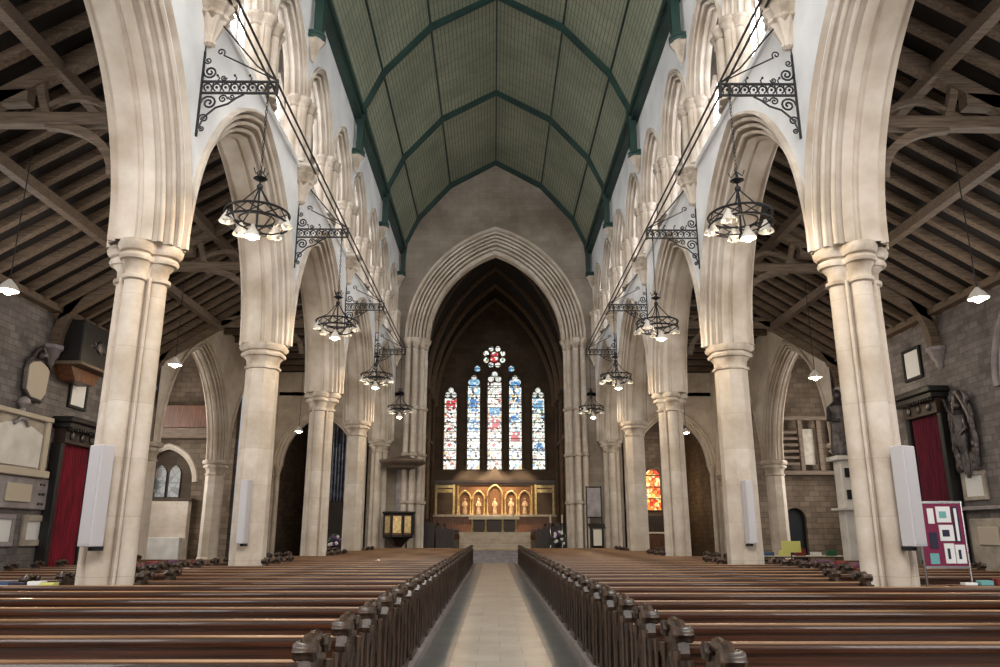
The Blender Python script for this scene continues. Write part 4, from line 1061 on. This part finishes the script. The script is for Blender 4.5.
    for k in range(9):
        y = 27.5+k*1.5
        o = MB().box(min(s*6.85, s*18), max(s*6.85, s*18), y-.1, y+.1, 9.88, 10.1).build('ceiling_beam', 'rafter'); tag(o, 'dark ceiling beam over the far end of the %s aisle and transept' % SIDE[s], 'beam', '%s transept ceiling beams' % SIDE[s])
    mb = MB(); mb.prism([(6.82, roofz(6.82)), (6.82, 10.2), (12.3, 10.2), (12.3, roofz(12.3))], lambda u, z: (s*u, 26.55, z), lambda u, z: (s*u, 26.7, z)); struct(mb.build('wall_'+SIDE[s]+'_gable', 'darkstone'))
    struct(MB().box(min(s*12.8, s*18.5), max(s*12.8, s*18.5), 26.2, 26.7, 0, 10.2).build('wall_'+SIDE[s]+'_transept_west', 'darkstone'))
    struct(MB().box(min(s*18.2, s*18.6), max(s*18.2, s*18.6), 26.2, 41.5, 0, 10.2).build('wall_'+SIDE[s]+'_transept_end', 'darkstone'))
    # transept far wall
    mpt = lambda u, z, d, s=s: (s*u, 37.0-d, z)
    hh = [Hole(15.75, 1.25, 3.1, 3.9, 1.55)] if s < 0 else [Hole(14.25, .5, 0, 2.2, .5)]
    mb = MB(); panel(mb, mpt, 12.6, 18.4, zc(0), zc(10.2), hh, 0, -.5); struct(mb.build('wall_'+SIDE[s]+'_transept_east', 'darkstone'))
    # aisle east wall with an arch into the chapel
    mb = MB(); mpx = lambda u, z, d, s=s: (s*u, YE-d, z)
    panel(mb, mpx, 6.8, 12.3, zc(0), zc(10.2), [Hole(9.5, 2.25, 0, 5.0, 3.0)], 0, -.5); struct(mb.build('wall_'+SIDE[s]+'_aisle_east', 'stone'))
    o = mould(MB(), mpx, 9.5, 5.0, 1.95, 2.75, [(.3, 0), (.42, 0), (.42, .1), (.34, .12), (.3, .02)]+roll(.22, 0, .06)+[(.14, -.1)]+roll(.08, -.12, .05)+[(0, -.2), (0, -.5)], 14).build('chapel_arch', 'stone', smooth=True)
    tag(o, 'moulded arch at the east end of the %s aisle' % SIDE[s], 'arch')
    for q in (-1, 1):
        mb = MB(); mb.lathe([(.2, 0), (.2, .3), (.13, .4), (.13, 4.6), (.22, 4.9), (.24, 5.0)], s*(9.5+q*2.12), YE+.1, 12)
        o = mb.build('arch_shaft', 'stone', smooth=True); tag(o, '%s stone shaft of the arch at the east end of the %s aisle' % ('outer' if q > 0 else 'inner', SIDE[s]), 'column')
    # chapel room
    struct(MB().box(min(s*5.3, s*12.6), max(s*5.3, s*12.6), 50, 50.4, 0, 9).build('wall_'+SIDE[s]+'_chapel_east', 'darkstone'))
    struct(MB().box(min(s*12.3, s*12.7), max(s*12.3, s*12.7), 41.6, 50, 0, 9).build('wall_'+SIDE[s]+'_chapel_side', 'darkstone'))
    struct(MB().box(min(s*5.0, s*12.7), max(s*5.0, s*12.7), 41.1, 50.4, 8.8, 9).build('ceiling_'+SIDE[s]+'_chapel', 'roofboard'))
    struct(MB().box(min(s*5.3, s*12.7), max(s*5.3, s*12.7), 41.1, 50.4, -.3, .0).build('floor_'+SIDE[s]+'_chapel', 'aislefloor'))
struct(MB().box(-19, 19, -8.2, -7.6, 0, 11).build('wall_west', 'eastwall'))

# ---- left chapel: organ
t = thing('organ', 'row of tall organ pipes in a dark case beyond the left aisle arch', 'organ', (-8.8, 43.2, 0))
MB().box(-1.4, 1.4, 0, 1.2, 0, 3.2).build('case', 'darkwood', t)
for k in range(15):
    x = -1.25+k*.18; h_ = 3.2+1.6*abs(math.sin(k*.9))
    MB().lathe([(.03, 3.2), (.075, 3.5), (.075, 3.2+h_)], x, .1, 10).build('organ_pipe', 'organ', t, True)
MB().box(-1.4, 1.4, .3, .5, 3.2, 7.6).build('backing', 'darkwood', t)
# ---- right chapel: stained glass, altar
t = thing('chapel_window', 'glowing orange and red stained glass window in the right chapel', 'window', (10.2, 49.95, 2.9))
h = Hole(0, .5, 0, 2.2, .5); pts = [(-.5, 0)]+[(u, h.hi(u)) for u in h.us(8)]+[(.5, 0)]
MB().prism(pts, lambda u, z: (u, 0, z), lambda u, z: (u, .03, z)).build('glass', 'sgO', t)
MB().tube([(u*1.05, -.02, z) for u, z in pts], .07, 6, True).build('frame', 'darkstone', t)
t = thing('side_altar', 'small wooden altar with white cloth under the orange window', 'altar', (10.2, 49.2, 0))
MB().cbox(-1.1, 1.1, -.4, .4, 0, 1.5, .02).build('body', 'brownwood', t); MB().cbox(-1.2, 1.2, -.45, .45, 1.5, 1.6, .01).build('cloth', 'linen', t)
MB().box(-1.1, 1.1, .2, .4, 1.6, 2.6).build('retable', 'darkwood', t)
point('chapel_warm_light', (9.6, 47, 4.2), 90, WARM)  # unseen warm point light inside the right chapel
# ---- left transept: tomb-like pale wall and dim window
h = Hole(0, 1.25, 0, .8, 1.55)
t = thing('transept_window', 'dim stained glass window of two lights in the left transept wall', 'window', (-15.75, 37.2, 3.1))
pts = [(-1.25, 0)]+[(u, h.hi(u)) for u in h.us(8)]+[(1.25, 0)]
MB().prism(pts, lambda u, z: (u, .1, z), lambda u, z: (u, .15, z)).build('backing', 'chancel', t)
for x in (-.34, .34):
    hh = Hole(x, .26, .1, 1.2, .4); p2 = [(x-.26, .1)]+[(u, hh.hi(u)) for u in hh.us(6)]+[(x+.26, .1)]
    MB().prism(p2, lambda u, z: (u, 0, z), lambda u, z: (u, .03, z)).build('glass', 'sgDim', t)
mb = MB(); mould(mb, lambda u, z, d: (u, -.2-d, z), 0, .8, 1.25, 1.55, [(.3, 0), (.25, .1), (.12, .1), (.05, .03), (0, 0)], 10); mb.build('arch_moulding', 'stone', t, True)
t = thing('stone_screen', 'pale plain stone screen wall with a step under the left transept window', 'screen', (-15.7, 36.6, 0))
MB().cbox(-1.35, 1.35, -.1, .3, 0, 3.0, .02).build('wall_panel', 'stone', t); MB().cbox(-1.3, 1.3, -.6, -.1, 0, 1.35, .03).build('ledge', 'marble', t); MB().cbox(-1.5, 1.5, -.15, .35, 3.0, 3.12, .02).build('coping', 'chancel', t)
t = thing('organ_gallery', 'brown wooden gallery front high in the left transept', 'gallery', (-15.7, 36.2, 5.9))
MB().cbox(-2.3, 2.3, 0, .82, 0, .5, .03).build('beam', 'rafter', t); MB().cbox(-2.3, 2.3, .1, .5, .5, 1.6, .03).build('front', 'brownwood', t)
# ---- right transept: dark doorway, wooden screen, panels
o = MB().box(13.7, 14.8, 37.25, 37.3, 0, 2.9).build('doorway_sheet', 'door'); tag(o, 'dark blue-black sheet filling the doorway in the right transept wall', 'curtain')  # dark sheet added to stand for the dark doorway
t = thing('wood_gallery', 'brown timber gallery with horizontal rails high in the right transept', 'gallery', (15.2, 36.3, 4.2))
MB().cbox(-1.9, 1.9, 0, .72, 0, .2, .02).build('floor_beam', 'rafter', t)
for k in range(6): MB().cbox(-1.9, -.75, .02, .12, .45+k*.3, .58+k*.3, .01).build('rail', 'rafter', t)
for x in (-.6, .3, 1.2): MB().cbox(x-.1, x+.1, 0, .2, .2, 2.6, .01).build('post', 'rafter', t)
MB().cbox(-1.9, 1.9, 0, .2, 2.6, 2.8, .02).build('top_rail', 'rafter', t)
MB().box(-.5, .2, .25, .3, .5, 2.2).build('pale_panel', 'ochre', t)

# ------------------------------------------------------------------ wall monuments  (u along the wall, z up, d out from the wall)
def onwall(s, y): return (s*12.19, y, 0), (-PI/2 if s < 0 else PI/2)
# local frame after rotation: local +y points INTO the nave is avoided; we use local x along wall, local -y out of wall
def mon(name, label, cat, s, y, z):
    return thing(name, label, cat, (s*12.2, y, z), (R(90) if s < 0 else R(-90)))
def frame(t, w_, h_, fm, pm, fw=.09, d=.08, name='picture'):
    mb = MB()
    for a in ((-w_/2, w_/2, -d, -.0, 0, fw), (-w_/2, w_/2, -d, 0, h_-fw, h_), (-w_/2, -w_/2+fw, -d, 0, fw, h_-fw), (w_/2-fw, w_/2, -d, 0, fw, h_-fw)): mb.cbox(*a, .01)
    mb.build('frame', fm, t); MB().box(-w_/2+fw, w_/2-fw, -d*.5, 0, fw, h_-fw).build(name, pm, t)
# left wall
t = mon('cartouche', 'dark-rimmed scrolled cartouche monument with a cream shield on the left aisle wall', 'monument', -1, 19.75, 4.9)
mb = MB(); sh = [(-.42, .25), (-.46, .85), (-.35, .95), (0, 1.05), (.35, .95), (.46, .85), (.42, .25), (.25, .05), (0, 0), (-.25, .05)]
mb.prism(sh, lambda u, z: (u, -.12, z), lambda u, z: (u, 0, z)); mb.build('shield', 'cream', t)
mb = MB()
mb.tube([(-.5, -.1, .2), (-.56, -.1, .6), (-.54, -.1, .95), (-.36, -.1, 1.05), (-.2, -.1, 1.3), (0, -.1, 1.42), (.2, -.1, 1.3), (.36, -.1, 1.05), (.5, -.1, .95)], .06, 8); mb.tube([(-.5, -.1, .2), (-.25, -.1, .02), (.25, -.1, 0)], .06, 8)
mb.ball((0, -.12, 1.2), .12, 8); mb.build('scroll_rim', 'bronze', t, True)
t = mon('organ_box', 'dark carved wooden wall box with a bracket shelf high on the left aisle wall', 'cabinet', -1, 21.3, 5.95)
MB().cbox(-.85, .85, -.75, 0, .15, 1.35, .03).build('box', 'blackwood', t); MB().cbox(-.95, .95, -.85, 0, .06, .16, .02).build('shelf', 'rafter', t)
mb = MB(); mb.prism([(-.8, .06), (.8, .06), (.5, -.3), (-.5, -.3)], lambda u, z: (u, -.5, z), lambda u, z: (u, 0, z)); mb.build('bracket', 'brownwood', t)
mb = MB(); mb.ball((.1, -.78, .75), .2, 10, 1, .3, 1); [mb.tube(spiral(.1+q*.35, .75, .16, 1.5, 0, q), .03, 5, T=Matrix.Translation((0, -.76, 0))) for q in (-1, 1)]
mb.build('carving', 'bronze', t, True)
t = mon('framed_picture', 'small dark-framed white notice below the wall box on the left aisle wall', 'picture', -1, 21.9, 5.0); frame(t, .95, .95, 'blackwood', 'whitepaper')
t = mon('marble_tablet', 'large white marble wall tablet with scrolled top and urn on the left', 'monument', -1, 19.3, 3.0)
MB().box(-1.35, 1.35, -.08, 0, 0, 1.5).build('backing', 'ochre', t)
mb = MB(); pts = [(-1.05, .2), (-1.05, 1.05), (-.6, 1.2), (0, 1.3), (.6, 1.2), (1.05, 1.05), (1.05, .2)]; mb.prism(pts, lambda u, z: (u, -.12, z), lambda u, z: (u, -.08, z)); mb.build('inscription_panel', 'marble', t)
mb = MB(); mb.cbox(-1.45, 1.45, -.22, 0, -.05, .14, .02); mb.cbox(-1.35, 1.35, -.2, 0, 1.42, 1.55, .02)
for q in (-1, 1): mb.cbox(q*1.22-.1, q*1.22+.1, -.16, -.08, .14, 1.42, .01)
mb.build('cornice', 'cream', t)
mb = MB(); mb.lathe([(.08, 1.55), (.06, 1.62), (.16, 1.75), (.14, 1.85), (.05, 1.92)], 0, -.12, 12); mb.tube([(-.3, -.15, 1.2), (-.1, -.17, 1.35), (.1, -.17, 1.35), (.3, -.15, 1.2)], .05, 6); mb.build('urn', 'greymarble', t, True)
t = mon('stone_tablet', 'mauve-grey wall tablet with an oblong cream plaque beneath the white monument', 'monument', -1, 19.9, 2.14)
MB().cbox(-1.1, 1.1, -.1, 0, 0, .8, .02).build('slab', 'greymarble', t); MB().cbox(-.75, .3, -.14, -.1, .17, .62, .01).build('plaque', 'cream', t)
[MB().ball((x, -.12, z), .04, 6).build('stud', 'bronze', t, True) for x in (.7, .85) for z in (.15, .4, .65)]
t = mon('framed_tablet', 'small white tablet in a pale frame, lower left of the aisle wall', 'monument', -1, 19.4, 1.22); frame(t, .85, .78, 'greymarble', 'whitepaper', .12)
t = mon('framed_certificate', 'small square certificate in a tan frame left of the crimson curtain', 'monument', -1, 20.65, 1.22); frame(t, .95, .78, 'ochre', 'whitepaper', .16)
def doorcase(s, yc, cm, lab1, lab2, lift=0):
    t = mon('doorcase', lab1, 'doorcase', s, yc, 0); t.scale = (.85, 1, 1)
    MB().box(-1.0, 1.0, -.35, -.05, 3.95+lift, 4.35+lift).build('frieze', 'darkwood', t)
    mb = MB(); mb.cbox(-1.1, 1.1, -.5, 0, 4.35+lift, 4.5+lift, .02); mb.cbox(-1.18, 1.18, -.58, 0, 4.5+lift, 4.66+lift, .03)
    for k in range(14): mb.box(-1.02+k*.15, -.96+k*.15, -.54, -.42, 4.28+lift, 4.36+lift)
    mb.build('cornice', 'blackwood', t)
    for q in (-1, 1): MB().cbox(q*.95-.1, q*.95+.1, -.3, 0, 0, 3.95+lift, .02).build('jamb', 'blackwood', t)
    [MB().ball((x, -.38, 4.15+lift), .12, 8, 1, .4, 1).build('carved_rosette', 'bronze', t, True) for x in (-.6, 0, .6)]
    c_ = mon('curtain', lab2, 'curtain', s, yc, .02); c_.scale = (.85, 1, 1)
    n = 60; r0 = [(-.82+1.64*k/n, -.2+.06*math.sin(k*1.05), .0) for k in range(n+1)]
    r1 = [(-.82+1.64*k/n, -.2+.04*math.sin(k*1.05), 3.9+lift) for k in range(n+1)]
    rings = [r0+[(x, y+.02, z) for x, y, z in reversed(r0)], r1+[(x, y+.02, z) for x, y, z in reversed(r1)]]
    MB().loft(rings).build('cloth', cm, c_, True)
    MB().cyl((-.85, -.2, 3.93+lift), (.85, -.2, 3.93+lift), .025, 8).build('rail', 'iron', c_)
doorcase(-1, 21.85, 'curtain', 'dark oak doorcase with carved cornice on the left aisle wall', 'bright crimson curtain hanging in the left doorcase')
doorcase(1, 21.1, 'curtain2', 'black oak doorcase with heavy cornice on the right aisle wall', 'maroon curtain hanging in the right doorcase', .75)
# right wall
t = mon('framed_picture', 'dark-framed white picture high on the right aisle wall', 'picture', 1, 21.65, 5.85); frame(t, .95, .95, 'blackwood', 'whitepaper')
t = mon('wall_relief', 'tall dark bronze trophy relief with leaves and a figure on the right wall', 'sculpture', 1, 19.6, 3.05)
mb = MB(); mb.tube([(-.35, -.12, .2), (-.45, -.12, .9), (-.3, -.12, 1.5), (0, -.14, 2.1)], .07, 6); mb.tube([(.4, -.12, .1), (.5, -.12, .8), (.35, -.12, 1.5), (0, -.14, 2.1)], .07, 6)
mb.build('garland', 'bronze', t, True)
mb = MB(); rn = random.Random(5)
for k in range(60):
    q = -1 if k % 2 else 1; zz = rn.uniform(.1, 2.0); x = q*(.42*math.cos((zz-.9)/1.3)+rn.uniform(-.1, .1)); mb.ball((x, -.14, zz), .07, 6, 1, .5, 1.6)
mb.build('leaves', 'bronze', t, True)
mb = MB(); mb.lathe([(.1, .5), (.18, .8), (.14, 1.2), (.19, 1.45), (.08, 1.6)], 0, -.16, 12); mb.ball((0, -.18, 1.72), .11, 10); mb.tube([(-.15, -.18, 1.4), (-.4, -.2, 1.65), (-.5, -.2, 1.95)], .045, 6); mb.tube([(.15, -.18, 1.4), (.3, -.22, 1.1), (.1, -.26, .95)], .045, 6)
mb.tube([(-.06, -.17, .55), (-.1, -.16, .2), (-.05, -.16, -.05)], .05, 6); mb.tube([(.06, -.17, .55), (.08, -.16, .2), (.02, -.16, -.15)], .05, 6)
mb.build('figure', 'bronze', t, True)
t = mon('framed_plaque', 'white plaque in a cream stone frame on the right aisle wall', 'monument', 1, 19.6, 2.35); frame(t, .95, .72, 'ochre', 'whitepaper', .1)
t = mon('string_ledge', 'long grey stone ledge running under the plaque on the right wall', 'ledge', 1, 18.2, 2.1); MB().cbox(-2.2, 2.2, -.18, 0, 0, .1, .02).build('slab', 'greymarble', t)
t = mon('stone_niche', 'tan stone niche with a pale tablet low on the right aisle wall', 'monument', 1, 18.7, .5)
MB().cbox(-1.3, .9, -.1, 0, 0, 1.4, .03).build('surround', 'ochre', t); MB().cbox(-.9, -.1, -.16, -.1, .75, 1.2, .02).build('tablet', 'cream', t)
mb = MB(); mb.lathe([(.1, .1), (.07, .2), (.07, 1.1), (.12, 1.25)], .55, -.2, 10); mb.build('colonnette', 'cream', t, True)
t = thing('statue', 'tall dark grey robed statue on a white pedestal beyond the nearest right pier', 'statue', (11.5, 25.3, 4.0))
MB().lathe([(.3, 0), (.34, .3), (.28, .9), (.3, 1.4), (.34, 1.65), (.12, 1.85), (.1, 1.9)], 0, 0, 20, shape=lambda a: 1+.07*math.cos(9*a)).build('robe', 'bronze', t, True)
MB().ball((0, -.02, 2.05), .17, 12, .9, .95, 1.15).build('head', 'bronze', t, True)
mb = MB(); mb.tube([(-.3, 0, 1.6), (-.42, -.15, 1.2), (-.15, -.36, 1.15)], [.1, .09, .06], 8); mb.tube([(.3, 0, 1.6), (.42, -.15, 1.2), (.15, -.36, 1.25)], [.1, .09, .06], 8); mb.build('arms', 'bronze', t, True)
t = thing('statue_pedestal', 'tall white stone pedestal with shelves carrying the dark statue', 'pedestal', (11.5, 25.3, 0))
MB().cbox(-.26, .26, -.26, .26, 0, 3.85, .02).build('column', 'marble', t); MB().cbox(-.42, .42, -.42, .42, 3.85, 4.0, .02).build('top_slab', 'marble', t); MB().cbox(-.48, .48, -.48, .3, 2.25, 2.33, .01).build('shelf', 'marble', t)
for z in (2.6, 3.3): MB().box(-.16, .16, -.34, -.29, z, z+.3).build('dark_inset', 'iron', t)

# ------------------------------------------------------------------ display board, tables, side clutter
t = thing('display_board', 'magenta display board pinned with white posters beside the nearest right pier', 'display board', (7.43, 13.1, 0), R(-4))
t.scale = (.72, 1, 1)
mb = MB(); mb.cyl((-.5, 0, 0), (-.5, 0, 2.06), .025, 8); mb.cyl((.5, 0, 0), (.5, 0, 2.06), .025, 8); mb.box(-.52, .52, -.02, .02, 2.03, 2.07); mb.box(-.52, .52, -.02, .02, .98, 1.02); mb.box(-.52, -.48, -.3, .3, 0, .04); mb.box(.48, .52, -.3, .3, 0, .04); mb.build('frame', 'silver', t)
MB().box(-.48, .48, -.012, .012, 1.02, 2.03).build('board', 'magenta', t)
for x0, x1, z0, z1, mm in ((-.3, -.16, 1.7, 1.95, 'whitepaper'), (-.1, .22, 1.72, 1.98, 'whitepaper'), (-.08, .24, 1.42, 1.68, 'whitepaper'), (-.32, -.14, 1.3, 1.56, 'navy'), (-.02, .2, 1.06, 1.38, 'whitepaper'), (.26, .4, 1.4, 1.98, 'navy'), (-.36, -.16, 1.05, 1.22, 'teal'), (.22, .44, 1.06, 1.36, 'whitepaper'), (.3, .36, 1.42, 1.95, 'whitepaper')):
    e = MB().box(x0, x1, -.022 if mm != 'whitepaper' else -.026, -.012, z0, z1).build('poster', mm, t)
    if x1-x0 > .2: MB().box(x0+.06, x1-.1, -.03, -.026, z0+.07, z1-.08).build('print', 'navy' if z0 < 1.5 else 'teal', e)
def table(x, y, w_, d_, label):
    t = thing('side_table', label, 'table', (x, y, 0)); MB().cbox(-w_/2, w_/2, -d_/2, d_/2, .72, .76, .01).build('table_top', 'brownwood', t)
    for a in (-1, 1):
        for b_ in (-1, 1): MB().cbox(a*(w_/2-.06)-.03, a*(w_/2-.06)+.03, b_*(d_/2-.06)-.03, b_*(d_/2-.06)+.03, 0, .72, .008).build('leg', 'brownwood', t)
table(7.7, 12.45, 1.1, .5, 'brown wooden table with leaflets in front of the display board')
table(-7.6, 12.3, 1.3, .5, 'brown wooden table with books behind the nearest left pier')
table(10.6, 27.6, 3.0, .8, 'long table with a white cloth in the right aisle near the transept')
o = MB().cbox(-1.5, 1.5, -.45, .45, 0, .02, .005).build('tablecloth', 'linen', loc=(10.6, 27.6, .76)); tag(o, 'white cloth on the long table in the right aisle', 'tablecloth')
bk = ['greenbook', 'redbook', 'bluebook', 'navy', 'whitepaper', 'yellow', 'teal']; bn = ['green', 'red', 'blue', 'navy', 'white', 'yellow', 'teal']
rn = random.Random(11)
for k in range(6):
    hh = .05+.03*rn.random()
    o = MB().cbox(-.11, .11, -.08, .08, 0, hh, .006).build('book', bk[k], loc=(-8.05+k*.18+(.0), 12.3+rn.uniform(-.1, .1), .76)); o.location.x = -8.08+k*.24-.0; tag(o, '%s book lying on the table behind the nearest left pier' % bn[k], 'book')
for k in range(4):
    o = MB().cbox(-.1, .1, -.07, .07, 0, .04+.03*k, .006).build('leaflet_pile', bk[(k*2+4) % 7], loc=(7.33+k*.25, 12.4, .76)); tag(o, '%s pile of leaflets on the table under the display board' % bn[(k*2+4) % 7], 'leaflets')
for k in range(5):
    o = MB().cbox(-.16, .16, -.12, .12, 0, .12+.06*(k % 3), .008).build('box', bk[(k*3+2) % 7], loc=(9.5+k*.55, 27.5, .78)); tag(o, '%s box on the white-clothed table in the right aisle' % bn[(k*3+2) % 7], 'box')
t = thing('sign_card', 'pale yellow sign card on a small stand behind the second right pier', 'sign', (9.35, 24.95, 0)); MB().cbox(-.3, .3, -.02, .02, .95, 1.3, .01).build('card', 'yellow', t); MB().cyl((0, .03, 0), (0, .03, 1.0), .025, 8).build('stand', 'iron', t)

# ------------------------------------------------------------------ pendant lamps in the aisles
def pendant(x, y, z, label, power=60):
    t = thing('pendant_lamp', label, 'lamp', (x, y, z))
    top = (roofz(x) if y < 26.5 else 10.1)-z+.02
    MB().lathe([(.03, .22), (.06, .18), (.12, .12), (.2, 0), (.19, -.02), (.1, .08), (.02, .14)], 0, 0, 16).build('lamp_shade', 'shade', t, True)
    MB().ball((0, 0, -.0), .1, 10).build('bulb', 'glow', t, True)
    MB().cyl((0, 0, .2), (0, 0, top), .012, 5).build('cord', 'iron', t)
    point('pendant_light', (x, y, z-.22), power, (1, .8, .55), .1)
pendant(-9.5, 14.1, 6.1, 'lit pendant lamp at the far left under the aisle roof')
pendant(9.5, 14.3, 6.05, 'lit pendant lamp at the far right under the aisle roof')
pendant(-9.5, 22.0, 6.36, 'lit pendant lamp hanging just right of the nearest left pier')
pendant(9.5, 22.2, 6.05, 'lit pendant lamp hanging just left of the nearest right pier')
pendant(-9.5, 36.8, 6.3, 'small lit pendant lamp far up the left aisle between piers')
pendant(9.5, 37.9, 6.4, 'small lit pendant lamp far up the right aisle between piers')
